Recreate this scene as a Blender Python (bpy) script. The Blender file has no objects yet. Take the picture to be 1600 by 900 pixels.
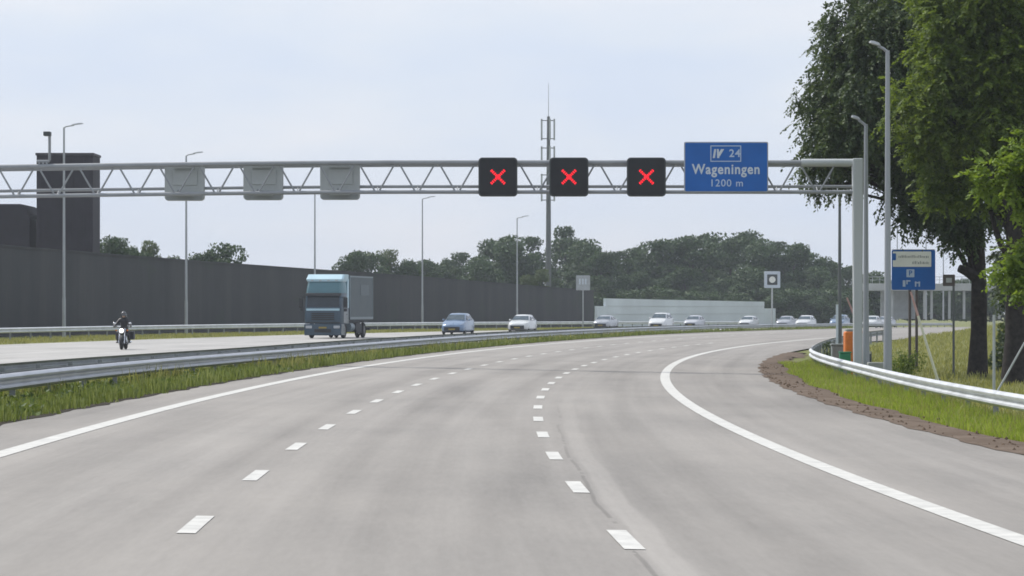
import bpy, math, random
import numpy as np
from mathutils import Vector, Matrix
R = math.radians
rng = np.random.default_rng(7)
random.seed(7)
sc = bpy.context.scene
col = sc.collection

# ------------------------------------------------------------------ camera
CAM_H, FPX = 1.75, 5000.0
cd = bpy.data.cameras.new('camera')
cam = bpy.data.objects.new('camera', cd); col.objects.link(cam)
cd.sensor_width = 36.0
cd.lens = 36.0 * FPX / 1600.0
cd.shift_y = 34.0 / 1600.0
cd.clip_start = 0.5; cd.clip_end = 9000
cam.location = (0, 0, CAM_H); cam.rotation_euler = (R(90), 0, 0)
sc.camera = cam

# ------------------------------------------------------------------ mesh helpers
class MB:
    def __init__(s): s.v = []; s.f = []; s.uv = None
    def quad(s, a, b, c, d):
        n = len(s.v); s.v += [tuple(a), tuple(b), tuple(c), tuple(d)]; s.f.append((n, n+1, n+2, n+3)); return s
    def box(s, c, d, rz=0.0, M=None):
        n = len(s.v); hx, hy, hz = d[0]/2, d[1]/2, d[2]/2
        cr, sr = math.cos(rz), math.sin(rz)
        for z in (-hz, hz):
            for x, y in ((-hx, -hy), (hx, -hy), (hx, hy), (-hx, hy)):
                p = (c[0]+x*cr-y*sr, c[1]+x*sr+y*cr, c[2]+z)
                s.v.append(tuple(M @ Vector(p)) if M else p)
        for f in ((3,2,1,0),(4,5,6,7),(0,1,5,4),(1,2,6,5),(2,3,7,6),(3,0,4,7)): s.f.append(tuple(n+i for i in f))
        return s
    def hexa(s, p):     # 8 corners: bottom 4 ccw, top 4 ccw
        n = len(s.v); s.v += [tuple(q) for q in p]
        for f in ((3,2,1,0),(4,5,6,7),(0,1,5,4),(1,2,6,5),(2,3,7,6),(3,0,4,7)): s.f.append(tuple(n+i for i in f))
        return s
    def tube(s, path, r, n=8, cap=True):
        path = [Vector(p) for p in path]
        rs = r if isinstance(r, (list, tuple)) else [r]*len(path)
        base = len(s.v); up0 = None
        for i, p in enumerate(path):
            t = (path[min(i+1, len(path)-1)] - path[max(i-1, 0)]).normalized()
            if up0 is None:
                ref = Vector((0,0,1)) if abs(t.z) < .9 else Vector((1,0,0))
                a = t.cross(ref).normalized()
            else:
                a = (up0 - t*up0.dot(t)).normalized()
            up0 = a; b = t.cross(a)
            for k in range(n):
                th = 2*math.pi*k/n
                s.v.append(tuple(p + (a*math.cos(th) + b*math.sin(th))*rs[i]))
        for i in range(len(path)-1):
            for k in range(n):
                k2 = (k+1) % n
                s.f.append((base+i*n+k, base+i*n+k2, base+(i+1)*n+k2, base+(i+1)*n+k))
        if cap:
            s.f.append(tuple(base+k for k in range(n))[::-1])
            s.f.append(tuple(base+(len(path)-1)*n+k for k in range(n)))
        return s
    def cyl(s, c, axis, r, h, n=16, r2=None):
        a = Vector(axis).normalized()*h/2; c = Vector(c)
        return s.tube([c-a, c+a], [r, r if r2 is None else r2], n)
    def prism(s, outline, M, depth):   # outline in local xy, extruded along local z, matrix M to object space
        n = len(outline); b = len(s.v)
        for z in (0, depth):
            for x, y in outline: s.v.append(tuple(M @ Vector((x, y, z))))
        s.f.append(tuple(b+i for i in range(n))[::-1]); s.f.append(tuple(b+n+i for i in range(n)))
        for i in range(n):
            j = (i+1) % n; s.f.append((b+i, b+j, b+n+j, b+n+i))
        return s
    def loft(s, rings, close=True, cap=True):
        b = len(s.v); n = len(rings[0])
        for r in rings: s.v += [tuple(p) for p in r]
        m = n if close else n-1
        for i in range(len(rings)-1):
            for k in range(m):
                k2 = (k+1) % n
                s.f.append((b+i*n+k, b+i*n+k2, b+(i+1)*n+k2, b+(i+1)*n+k))
        if cap and close:
            s.f.append(tuple(b+k for k in range(n))[::-1]); s.f.append(tuple(b+(len(rings)-1)*n+k for k in range(n)))
        return s
    def sphere(s, c, r, nu=12, nv=8):
        rx, ry, rz = r if isinstance(r, (list, tuple)) else (r, r, r)
        rings = []
        for j in range(nv+1):
            ph = -math.pi/2 + math.pi*j/nv; cp = max(math.cos(ph), 1e-3)
            rings.append([(c[0]+rx*cp*math.cos(2*math.pi*i/nu), c[1]+ry*cp*math.sin(2*math.pi*i/nu), c[2]+rz*math.sin(ph)) for i in range(nu)])
        return s.loft(rings)
    def torus(s, c, axis, R_, r, n=20, m=8):
        a = Vector(axis).normalized(); u = a.orthogonal().normalized(); w = a.cross(u); c = Vector(c)
        rings = []
        for i in range(n+1):
            th = 2*math.pi*i/n; d = u*math.cos(th)+w*math.sin(th)
            rings.append([c + d*(R_ + r*math.cos(2*math.pi*k/m)) + a*r*math.sin(2*math.pi*k/m) for k in range(m)])
        return s.loft(rings, cap=False)
    def build(s, name, mat, parent=None, smooth=False, bevel=0, fix=True):
        me = bpy.data.meshes.new(name)
        me.from_pydata(s.v, [], s.f); me.update()
        if fix:
            import bmesh
            bm = bmesh.new(); bm.from_mesh(me)
            bmesh.ops.recalc_face_normals(bm, faces=bm.faces); bm.to_mesh(me); bm.free()
        if mat: me.materials.append(mat)
        if smooth:
            me.polygons.foreach_set('use_smooth', [True]*len(me.polygons))
        o = bpy.data.objects.new(name, me); col.objects.link(o)
        if parent: o.parent = parent
        if bevel:
            b = o.modifiers.new('bevel', 'BEVEL'); b.width = bevel; b.segments = 2; b.limit_method = 'ANGLE'
        if smooth:
            try: me.set_sharp_from_angle(angle=R(40))
            except Exception: pass
        return o

def tag(o, label=None, cat=None, group=None, kind=None):
    if label: o['label'] = label
    if cat: o['category'] = cat
    if group: o['group'] = group
    if kind: o['kind'] = kind
    return o
def empty(name, loc, rz=0.0, label=None, cat=None, group=None):
    o = bpy.data.objects.new(name, None); col.objects.link(o)
    o.empty_display_size = .3; o.location = loc; o.rotation_euler = (0, 0, rz)
    return tag(o, label, cat, group)
KIDS = {}
def copy_tree(o, parent=None):
    c = o.copy(); col.objects.link(c); c.parent = parent
    for ch in [x for x in bpy.data.objects if x.parent == o]: copy_tree(ch, c)
    return c
def fast_mesh(name, V, quads, mat, parent=None, tris=False):
    k = 3 if tris else 4
    me = bpy.data.meshes.new(name); n = len(V)
    nf = len(quads)
    me.vertices.add(n); me.vertices.foreach_set('co', np.ascontiguousarray(V, dtype=np.float32).ravel())
    me.loops.add(nf*k); me.loops.foreach_set('vertex_index', np.ascontiguousarray(quads, dtype=np.int32).ravel())
    me.polygons.add(nf); me.polygons.foreach_set('loop_start', np.arange(0, nf*k, k, dtype=np.int32))
    me.update(calc_edges=True); me.validate()
    me.materials.append(mat)
    o = bpy.data.objects.new(name, me); col.objects.link(o)
    if parent: o.parent = parent
    return o

# ------------------------------------------------------------------ materials
def nodes_of(m):
    m.use_nodes = True; nt = m.node_tree; b = nt.nodes['Principled BSDF']; return nt, b
def N(nt, t, **kw):
    n = nt.nodes.new(t)
    for k, v in kw.items(): setattr(n, k, v)
    return n
def noise(nt, vec, scale, detail=4, rough=.55):
    n = N(nt, 'ShaderNodeTexNoise'); n.inputs['Scale'].default_value = scale; n.inputs['Detail'].default_value = detail
    n.inputs['Roughness'].default_value = rough
    if vec is not None: nt.links.new(vec, n.inputs['Vector'])
    return n.outputs['Fac']
def math_(nt, op, a, b=None, c=None, clamp=False):
    n = N(nt, 'ShaderNodeMath', operation=op, use_clamp=clamp)
    for i, x in enumerate((a, b, c)):
        if x is None: continue
        if isinstance(x, (int, float)): n.inputs[i].default_value = x
        else: nt.links.new(x, n.inputs[i])
    return n.outputs[0]
def ramp(nt, fac, stops):
    n = N(nt, 'ShaderNodeValToRGB'); e = n.color_ramp.elements
    e[0].position, e[0].color = stops[0][0], (*stops[0][1], 1)
    e[1].position, e[1].color = stops[-1][0], (*stops[-1][1], 1)
    for p, c in stops[1:-1]:
        x = e.new(p); x.color = (*c, 1)
    nt.links.new(fac, n.inputs[0]); return n.outputs[0]
def mixc(nt, fac, a, b, mode='MIX'):
    n = N(nt, 'ShaderNodeMix', data_type='RGBA', blend_type=mode)
    for s, x in ((0, fac), (6, a), (7, b)):
        if isinstance(x, (int, float)): n.inputs[s].default_value = x
        elif isinstance(x, tuple): n.inputs[s].default_value = (*x, 1)
        else: nt.links.new(x, n.inputs[s])
    return n.outputs[2]
def pos(nt): return N(nt, 'ShaderNodeNewGeometry').outputs['Position']
def mapping(nt, vec, scale):
    m = N(nt, 'ShaderNodeMapping'); m.inputs['Scale'].default_value = scale; nt.links.new(vec, m.inputs['Vector']); return m.outputs[0]
def bump(nt, b, h, strength, dist=.02):
    n = N(nt, 'ShaderNodeBump'); n.inputs['Strength'].default_value = strength; n.inputs['Distance'].default_value = dist
    nt.links.new(h, n.inputs['Height']); nt.links.new(n.outputs[0], b.inputs['Normal'])

def simple(name, c, rough=.5, metal=0.0, var=.12, scale=3.0, coat=0.0, spec=.5, streak=False):
    m = bpy.data.materials.new(name); nt, b = nodes_of(m)
    tc = N(nt, 'ShaderNodeTexCoord').outputs['Object']
    if streak: tc = mapping(nt, tc, (1, 1, .12))
    f = noise(nt, tc, scale)
    lo = tuple(x*(1-var) for x in c); hi = tuple(min(1, x*(1+var)) for x in c)
    nt.links.new(ramp(nt, f, [(.3, lo), (.7, hi)]), b.inputs['Base Color'])
    rr = math_(nt, 'MULTIPLY_ADD', f, .2, rough-.1, clamp=True); nt.links.new(rr, b.inputs['Roughness'])
    b.inputs['Metallic'].default_value = metal
    b.inputs['Specular IOR Level'].default_value = spec
    b.inputs['Coat Weight'].default_value = coat; b.inputs['Coat Roughness'].default_value = .08
    return m
def emit(name, c, s):
    m = bpy.data.materials.new(name); nt, b = nodes_of(m)
    b.inputs['Base Color'].default_value = (*[x*.5 for x in c], 1)
    b.inputs['Emission Color'].default_value = (*c, 1); b.inputs['Emission Strength'].default_value = s
    return m
def leafy(name, c1, c2, c3, transl=.35):
    m = bpy.data.materials.new(name); nt, b = nodes_of(m)
    g = N(nt, 'ShaderNodeNewGeometry')
    big = noise(nt, N(nt, 'ShaderNodeTexCoord').outputs['Object'], .45, 2)
    f = math_(nt, 'ADD', math_(nt, 'MULTIPLY', g.outputs['Random Per Island'], .55), math_(nt, 'MULTIPLY', big, .55))
    c = ramp(nt, f, [(.2, c1), (.55, c2), (.9, c3)])
    nt.links.new(c, b.inputs['Base Color']); b.inputs['Roughness'].default_value = .6
    b.inputs['Specular IOR Level'].default_value = .35
    t = N(nt, 'ShaderNodeBsdfTranslucent')
    nt.links.new(mixc(nt, .5, c, (c3[0]*1.2, c3[1]*1.2, c3[2]*.5)), t.inputs['Color'])
    mx = N(nt, 'ShaderNodeMixShader'); mx.inputs[0].default_value = transl
    nt.links.new(b.outputs[0], mx.inputs[1]); nt.links.new(t.outputs[0], mx.inputs[2])
    nt.links.new(mx.outputs[0], nt.nodes['Material Output'].inputs['Surface'])
    return m

M = {}
M['steel'] = simple('galvanised_steel', (.36, .38, .40), .42, .55, .15, 2.0)
M['steel_rail'] = simple('guardrail_zinc', (.58, .60, .62), .38, .25, .14, 1.2)
M['steel_dull'] = simple('weathered_zinc', (.26, .275, .29), .55, .35, .22, .9)
M['gantry'] = simple('gantry_paint', (.255, .27, .285), .5, .2, .10, 1.5)
M['leg'] = simple('gantry_leg_paint', (.42, .45, .455), .5, .1, .08, 1.0, streak=True)
M['signal_back'] = simple('signal_back_paint', (.36, .385, .385), .55, .1, .12, 1.5)
M['signal_back_dark'] = simple('signal_back_low', (.12, .135, .14), .6, .1, .12, 1.5)
M['signal_back_low'] = simple('signal_back_lower', (.24, .26, .265), .6, .1, .1, 1.5)
M['black'] = simple('matt_black', (.012, .014, .017), .6, 0, .2, 3)
M['rim_grey'] = simple('signal_rim', (.06, .068, .07), .55, 0, .15, 3)
M['red_led'] = emit('red_led', (1.0, .014, .03), 1.25)
M['blue_sign'] = simple('sign_blue', (.012, .112, .40), .45, 0, .10, 1.2, spec=.3)
M['white_sign'] = simple('sign_white', (.52, .58, .64), .5, 0, .06, 2)
M['letter_white'] = simple('letter_white', (.42, .52, .66), .5, 0, .05, 2)
M['letter_grey'] = simple('letter_dark', (.12, .13, .15), .6, 0, .1, 2)
M['cream_sign'] = simple('sign_cream', (.74, .75, .70), .5, 0, .06, 2)
M['brown_sign'] = simple('sign_brown', (.085, .07, .065), .6, 0, .1, 3)
M['pole'] = simple('lamp_pole', (.30, .32, .34), .5, .3, .1, 1.0, streak=True)
M['pole_far'] = simple('far_lamp_pole', (.34, .36, .38), .55, .2, .1, 1.0)
M['pole_dark'] = simple('dark_post', (.10, .11, .11), .6, .2, .15, 1.5)
M['lamp_head'] = simple('lamp_head', (.42, .44, .45), .45, .1, .06, 3)
M['line'] = simple('road_paint', (.49, .485, .46), .6, 0, .16, 4)
M['tyre'] = simple('tyre_rubber', (.018, .018, .02), .8, 0, .2, 8)
M['rim'] = simple('wheel_rim', (.13, .135, .14), .4, .6, .1, 4)
M['glass'] = simple('vehicle_glass', (.03, .04, .05), .2, 0, .1, 2, spec=.4)
M['glass_blue'] = simple('windscreen_glass', (.05, .075, .095), .25, 0, .1, 1, spec=.35)
M['trim'] = simple('black_trim', (.02, .022, .025), .6, 0, .15, 4)
M['lamp_lens'] = simple('headlight_lens', (.38, .40, .42), .12, 0, .05, 4, spec=.8)
M['headlight_on'] = emit('lit_headlight', (1.0, .98, .92), 3.0)
M['plate'] = simple('number_plate_yellow', (.26, .20, .04), .5, 0, .05, 4)
M['bark'] = simple('bark', (.032, .028, .026), .9, 0, .45, 7, spec=.2)
M['bark_far'] = simple('bark_far', (.05, .045, .04), .9, 0, .3, 2)
M['leaf_dark'] = leafy('leaf_dark', (.026, .050, .022), (.052, .086, .034), (.10, .135, .052), .3)
M['leaf_olive'] = leafy('leaf_olive', (.040, .080, .014), (.100, .155, .026), (.19, .25, .045), .45)
M['leaf_bright'] = leafy('leaf_bright', (.08, .14, .015), (.15, .23, .03), (.23, .31, .05), .4)
M['leaf_far'] = leafy('leaf_far', (.017, .044, .014), (.033, .071, .020), (.062, .108, .030), .2)
M['leaf_far_light'] = leafy('leaf_far_light', (.05, .08, .03), (.08, .115, .045), (.115, .15, .06), .25)
M['grass'] = leafy('grass_blade', (.035, .065, .012), (.105, .155, .028), (.31, .34, .14), .38)
M['grass_lime'] = leafy('grass_lime', (.12, .20, .016), (.22, .31, .032), (.38, .44, .09), .42)
M['grass_dry'] = leafy('grass_dry', (.15, .175, .04), (.24, .245, .08), (.36, .345, .16), .4)
M['weed'] = leafy('weed_leaf', (.03, .06, .015), (.07, .12, .025), (.20, .25, .07), .3)
M['soil_shaded'] = simple('shaded_humus', (.035, .03, .022), .95, 0, .5, 3, spec=.1)  # humus tone with the shadow at the grass edge put into it
M['clod'] = simple('soil_clod', (.11, .078, .055), .95, 0, .4, 6, spec=.1)
M['concrete'] = simple('concrete', (.33, .345, .33), .8, 0, .12, .6)
M['orange'] = simple('orange_plastic', (.62, .17, .015), .5, 0, .15, 3)
M['green_box'] = simple('green_box', (.02, .20, .09), .5, 0, .15, 3)
M['grey_box'] = simple('grey_box', (.22, .25, .24), .6, 0, .15, 3)
M['boom_white'] = simple('boom_cream', (.55, .55, .42), .5, 0, .06, 3)
M['boom_red'] = simple('boom_red', (.42, .26, .23), .5, 0, .06, 3)
M['cladding'] = simple('dark_brick_cladding', (.030, .027, .036), .8, 0, .16, 1.1, spec=.25)
M['cladding_lit'] = simple('cladding_lit_edge', (.042, .038, .048), .7, 0, .15, 1.1)  # lighter cladding copy: light on parapet and roof put into the colour
M['pale_wall'] = simple('pale_panel', (.58, .63, .67), .6, 0, .12, .12, spec=.3)
M['rider'] = simple('black_leather', (.014, .015, .018), .5, 0, .3, 5)
M['skin_face'] = simple('face', (.42, .28, .21), .6, 0, .05, 6)
M['helmet'] = simple('helmet_shell', (.03, .032, .036), .25, 0, .1, 5, coat=.5)
M['visor'] = simple('helmet_visor', (.09, .095, .10), .15, 0, .05, 5, spec=.8)
M['chrome'] = simple('chrome', (.6, .61, .63), .2, .9, .05, 5)
M['engine'] = simple('engine_metal', (.07, .07, .075), .45, .4, .25, 8)
M['truck_teal'] = simple('truck_teal', (.060, .155, .185), .35, 0, .08, 1, coat=.4)
M['truck_blue'] = simple('truck_blue', (.022, .052, .082), .35, 0, .12, 1, coat=.4)
M['truck_pale'] = simple('truck_pale', (.36, .52, .60), .4, 0, .06, 1, coat=.3)
M['truck_box'] = simple('truck_tarpaulin', (.042, .064, .074), .55, 0, .10, .8)
M['truck_edge'] = simple('truck_box_rail', (.17, .21, .23), .5, .2, .08, 1)
M['truck_panel'] = simple('truck_side_panel', (.075, .10, .112), .55, 0, .1, 1)
M['steel_median'] = simple('median_rail_zinc', (.40, .415, .45), .36, .65, .18, 1.0)
M['chassis'] = simple('truck_chassis', (.02, .022, .026), .7, 0, .2, 2)

def wall_material():
    m = bpy.data.materials.new('noise_wall_panels'); nt, b = nodes_of(m)
    p = pos(nt)
    streak = noise(nt, mapping(nt, p, (.35, .35, .05)), 1.0, 5)
    fine = noise(nt, mapping(nt, p, (3, 3, 1)), 1.0, 3)
    patch = noise(nt, mapping(nt, p, (.12, .12, .25)), 1.0, 4)
    c = ramp(nt, streak, [(.28, (.048, .051, .055)), (.5, (.062, .064, .069)), (.74, (.084, .083, .086))])
    c = mixc(nt, math_(nt, 'MULTIPLY', fine, .35), c, (.025, .028, .03))
    g = math_(nt, 'MULTIPLY', math_(nt, 'GREATER_THAN', patch, .60), .35)
    c = mixc(nt, g, c, (.05, .062, .05))
    nt.links.new(c, b.inputs['Base Color']); b.inputs['Roughness'].default_value = .85; b.inputs['Specular IOR Level'].default_value = .2
    return m
M['wall'] = wall_material()

def ground_material():
    m = bpy.data.materials.new('grassland'); nt, b = nodes_of(m); p = pos(nt)
    a = noise(nt, p, .12, 5); f = noise(nt, p, 2.2, 5, .7); f2 = noise(nt, p, 14, 3)
    s = math_(nt, 'ADD', math_(nt, 'MULTIPLY', a, .5), math_(nt, 'MULTIPLY', f, .5))
    c = ramp(nt, s, [(.3, (.10, .12, .032)), (.5, (.17, .18, .06)), (.68, (.25, .235, .11))])
    c = mixc(nt, math_(nt, 'MULTIPLY', f2, .5), c, (.07, .085, .025))
    nt.links.new(c, b.inputs['Base Color']); b.inputs['Roughness'].default_value = .9; b.inputs['Specular IOR Level'].default_value = .15
    bump(nt, b, f, .6, .1)
    return m
M['ground'] = ground_material()
def dirt_material():
    m = bpy.data.materials.new('bare_soil'); nt, b = nodes_of(m); p = pos(nt)
    a = noise(nt, p, 1.2, 5, .7); f = noise(nt, p, 9, 4, .7)
    c = ramp(nt, a, [(.3, (.09, .068, .05)), (.5, (.14, .108, .083)), (.7, (.19, .152, .12))])
    c = mixc(nt, math_(nt, 'MULTIPLY', f, .55), c, (.075, .052, .04))
    nt.links.new(c, b.inputs['Base Color']); b.inputs['Roughness'].default_value = .95; b.inputs['Specular IOR Level'].default_value = .1
    bump(nt, b, f, .5, .04)
    return m
M['dirt'] = dirt_material()

def asphalt(name, base, seams):
    m = bpy.data.materials.new(name); nt, b = nodes_of(m); p = pos(nt)
    uv = N(nt, 'ShaderNodeUVMap'); uv.uv_map = 'road'
    sp = N(nt, 'ShaderNodeSeparateXYZ'); nt.links.new(uv.outputs[0], sp.inputs[0]); lat, lon = sp.outputs[0], sp.outputs[1]
    cu = N(nt, 'ShaderNodeCombineXYZ'); nt.links.new(lat, cu.inputs[0]); nt.links.new(lon, cu.inputs[1])
    long_ = noise(nt, mapping(nt, cu.outputs[0], (.9, .035, 1)), 1.0, 5)
    blotch = noise(nt, mapping(nt, cu.outputs[0], (.35, .10, 1)), 1.0, 5, .6)
    fine = noise(nt, p, 26, 4, .7); grain = noise(nt, p, 120, 2, .8)
    v = math_(nt, 'MULTIPLY_ADD', math_(nt, 'SUBTRACT', long_, .5), .80, 1.0)
    v = math_(nt, 'MULTIPLY_ADD', math_(nt, 'SUBTRACT', blotch, .5), .80, v)
    v = math_(nt, 'MULTIPLY_ADD', math_(nt, 'SUBTRACT', fine, .5), .22, v)
    v = math_(nt, 'MULTIPLY_ADD', math_(nt, 'SUBTRACT', grain, .5), .30, v)
    # wheel tracks: darker polished bands, two per lane
    tr = math_(nt, 'SINE', math_(nt, 'MULTIPLY', math_(nt, 'ADD', lat, .1), 2*math.pi/1.68))
    v = math_(nt, 'MULTIPLY_ADD', tr, .045, v)
    strk = noise(nt, mapping(nt, cu.outputs[0], (2.6, .02, 1)), 1.0, 4)
    v = math_(nt, 'MULTIPLY_ADD', math_(nt, 'SUBTRACT', strk, .5), .55, v)
    agg = noise(nt, mapping(nt, cu.outputs[0], (16, 1.6, 1)), 1.0, 3, .7)
    v = math_(nt, 'MULTIPLY_ADD', math_(nt, 'SUBTRACT', agg, .5), .34, v)
    if seams: v = math_(nt, 'MULTIPLY_ADD', lat, -.0115, math_(nt, 'ADD', v, .06))
    wob = math_(nt, 'MULTIPLY', math_(nt, 'SUBTRACT', noise(nt, mapping(nt, cu.outputs[0], (0, .15, 0)), 1.0, 2), .5), .22)
    latw = math_(nt, 'ADD', lat, wob)
    def band(c, w, soft=.06):
        d = math_(nt, 'ABSOLUTE', math_(nt, 'SUBTRACT', latw, c))
        n = N(nt, 'ShaderNodeMapRange'); nt.links.new(d, n.inputs[0])
        for i, x in enumerate((w, w+soft, 1, 0)): n.inputs[i+1].default_value = x
        return n.outputs[0]
    if seams:
        near = N(nt, 'ShaderNodeMapRange'); nt.links.new(lon, near.inputs[0])
        for i, x in enumerate((20, 78, 1, 0)): near.inputs[i+1].default_value = x
        brk = noise(nt, mapping(nt, cu.outputs[0], (1.5, .5, 1)), 1.0, 4)
        v = math_(nt, 'ADD', v, math_(nt, 'MULTIPLY', math_(nt, 'MULTIPLY', band(7.25, .10, .05), near.outputs[0]), .27))
        crack = math_(nt, 'MULTIPLY', band(7.05, .012, .02), math_(nt, 'GREATER_THAN', brk, .43))
        v = math_(nt, 'SUBTRACT', v, math_(nt, 'MULTIPLY', math_(nt, 'MULTIPLY', crack, near.outputs[0]), .42))
        old = math_(nt, 'MULTIPLY', band(4.7, .22, .35), .07)
        v = math_(nt, 'SUBTRACT', v, old)
        # dark rubber streak wandering across the middle lane
        yn = math_(nt, 'DIVIDE', math_(nt, 'SUBTRACT', lon, 20.0), 70.0, clamp=True)
        cr = N(nt, 'ShaderNodeValToRGB'); cr.color_ramp.interpolation = 'CARDINAL'; el = cr.color_ramp.elements
        el[0].position, el[0].color = .0, (.555, .555, .555, 1); el[1].position, el[1].color = 1.0, (.33, .33, .33, 1)
        for p_, c_ in ((.264, .645), (.457, .62), (.857, .41)):
            e_ = el.new(p_); e_.color = (c_, c_, c_, 1)
        nt.links.new(yn, cr.inputs[0])
        ds = math_(nt, 'ABSOLUTE', math_(nt, 'SUBTRACT', latw, math_(nt, 'MULTIPLY', cr.outputs[0], 10.0)))
        st = N(nt, 'ShaderNodeMapRange'); nt.links.new(ds, st.inputs[0])
        for i, x in enumerate((.08, .34, 1, 0)): st.inputs[i+1].default_value = x
        fade = N(nt, 'ShaderNodeMapRange'); nt.links.new(lon, fade.inputs[0])
        for i, x in enumerate((70, 88, 1, 0)): fade.inputs[i+1].default_value = x
        v = math_(nt, 'SUBTRACT', v, math_(nt, 'MULTIPLY', math_(nt, 'MULTIPLY', st.outputs[0], fade.outputs[0]), math_(nt, 'MULTIPLY_ADD', brk, .12, .03)))
        edge = N(nt, 'ShaderNodeMapRange'); nt.links.new(latw, edge.inputs[0])
        for i, x in enumerate((-1.25, -.65, 1, 0)): edge.inputs[i+1].default_value = x
        v = math_(nt, 'SUBTRACT', v, math_(nt, 'MULTIPLY', edge.outputs[0], math_(nt, 'MULTIPLY_ADD', brk, .35, .10)))
        # narrow darker line across the lanes, fading out at both ends
        dj = math_(nt, 'ABSOLUTE', math_(nt, 'SUBTRACT', math_(nt, 'ADD', lon, math_(nt, 'MULTIPLY', lat, .15)), 117.0))
        j = N(nt, 'ShaderNodeMapRange'); nt.links.new(dj, j.inputs[0])
        for i, x in enumerate((.35, 1.0, 1, 0)): j.inputs[i+1].default_value = x
        v = math_(nt, 'SUBTRACT', v, math_(nt, 'MULTIPLY', math_(nt, 'MULTIPLY', j.outputs[0], band(6.6, 1.6, 2.2)), .12))
    c = mixc(nt, 1.0, tuple(base), v, 'MULTIPLY')
    warm = mixc(nt, math_(nt, 'MULTIPLY', blotch, .5), c, (base[0]*1.06, base[1]*1.0, base[2]*.93))
    nt.links.new(warm, b.inputs['Base Color'])
    b.inputs['Roughness'].default_value = .72; b.inputs['Specular IOR Level'].default_value = .3
    bump(nt, b, grain, .25, .004)
    return m
M['asphalt'] = asphalt('motorway_asphalt', (.232, .221, .208), True)
M['asphalt_opp'] = asphalt('far_carriageway_asphalt', (.33, .328, .322), False)

# ------------------------------------------------------------------ alignment of the motorway (plan curves X(Y), metres)
YC = 480.0
def quad_curve(a, b, c):
    def f(Y):
        y = min(Y, YC); t = y - 60.0
        x = a + b*t + c*t*t
        if Y > YC: x += (b + 2*c*t)*(Y - YC)
        return x
    return f
Ledge = quad_curve(-7.5825, .028485, 4.7258e-4)
Lline = quad_curve(-6.1748, .017232, 5.6501e-4)
Dash1 = quad_curve(-2.7901, .015548, 5.6345e-4)
Dash2 = quad_curve(.48088, .008994, 6.6211e-4)
Rline = quad_curve(3.6063, .002318, 7.0042e-4)
Redge0 = quad_curve(6.7342, -.004946, 8.2580e-4)
def Redge(Y): return Redge0(Y) if Y < 220 else Lline(Y) + Redge0(220) - Lline(220)
def sst(a, b, x):
    t = max(0.0, min(1.0, (x-a)/(b-a))); return t*t*(3-2*t)
def dip(Y):
    a = min(max(0.0, Y-200.0), 320.0); return -1e-5*a*a
def zpave(X, Y):
    t = (X - Ledge(Y))/(Redge(Y)-Ledge(Y)); return -.25*t + dip(Y)
def zmed(Y): return -.10 - .10*sst(60, 110, Y)
def zfield(Y): return -.60 + .75*sst(120, 205, Y) + .45*sst(195, 260, Y) + .35*sst(250, 330, Y) - dip(Y)*.9
def rail_off(Y): return 2.7 - .9*sst(85, 122, Y)
def slope(f, Y): return (f(Y+.5)-f(Y-.5))
def at(u, Y): return (u-800.0)/FPX*Y          # lateral position of a thing seen in column u at distance Y
def zat(v, Y): return CAM_H + (484.0-v)/FPX*Y  # height of a thing seen in row v at distance Y

Ys = list(np.arange(-30, 300, 3.0)) + list(np.arange(300, 540, 8.0)) + [560, 620, 720, 900, 1200, 1700, 2400]
OPP_N, OPP_F = -4.2, -28.2       # far carriageway, offsets from our left pavement edge
ZOPP = -.10

def loft_sheet(name, curves, ys, mat, uvref=None, kind='structure'):
    V, F, UV = [], [], []
    n = len(curves)
    for y in ys:
        for fx, fz in curves:
            x = fx(y); V.append((x, y, fz(x, y)))
            if uvref: UV.append((x-uvref(y), y))
    for i in range(len(ys)-1):
        for k in range(n-1):
            a = i*n+k; F.append((a, a+1, a+n+1, a+n))
    me = bpy.data.meshes.new(name); me.from_pydata(V, [], F); me.update(); me.materials.append(mat)
    me.polygons.foreach_set('use_smooth', [True]*len(me.polygons))
    if uvref:
        l = me.uv_layers.new(name='road')
        idx = np.zeros(len(me.loops), dtype=np.int32); me.loops.foreach_get('vertex_index', idx)
        l.data.foreach_set('uv', np.array(UV, dtype=np.float32)[idx].ravel())
    o = bpy.data.objects.new(name, me); col.objects.link(o); o['kind'] = kind
    return o
def off(f, d): return lambda Y: f(Y)+d
def cz(z): return lambda x, Y: z + dip(Y)

# ground: one sheet under everything, out to the horizon
zL = lambda z: (lambda x, Y: z + dip(Y))
ground_nodes = [(off(Ledge, -1500), zL(-.1)), (off(Ledge, -300), zL(-.1)), (off(Ledge, -90), zL(-.1)), (off(Ledge, -46), zL(-.08)), (off(Ledge, -36), zL(-.05)),
    (off(Ledge, OPP_F-.6), zL(-.08)), (off(Ledge, OPP_F+.2), zL(-.15)), (off(Ledge, OPP_N-.2), zL(-.16)), (off(Ledge, OPP_N+.5), lambda x, Y: zmed(Y)+dip(Y)),
    (off(Ledge, -1.2), lambda x, Y: zmed(Y)+.01+dip(Y)), (off(Ledge, -.3), lambda x, Y: -.02+dip(Y)), (off(Ledge, .15), lambda x, Y: -.06+dip(Y)),
    (off(Redge, -.2), lambda x, Y: -.32+dip(Y)), (off(Redge, .5), lambda x, Y: -.31+dip(Y)),
    (off(Redge, 1.5), lambda x, Y: -.40+(zfield(Y)+.60)*.30+dip(Y)),
    (lambda Y: Redge(Y)+2.7, lambda x, Y: -.54+(zfield(Y)+.60)*.62+dip(Y)), (off(Redge, 5.0), lambda x, Y: zfield(Y)+dip(Y)),
    (off(Redge, 12), lambda x, Y: zfield(Y)+dip(Y)), (off(Redge, 40), lambda x, Y: zfield(Y)+.1+dip(Y)), (off(Redge, 200), lambda x, Y: zfield(Y)+dip(Y)), (off(Redge, 1500), lambda x, Y: zfield(Y)+dip(Y))]
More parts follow.
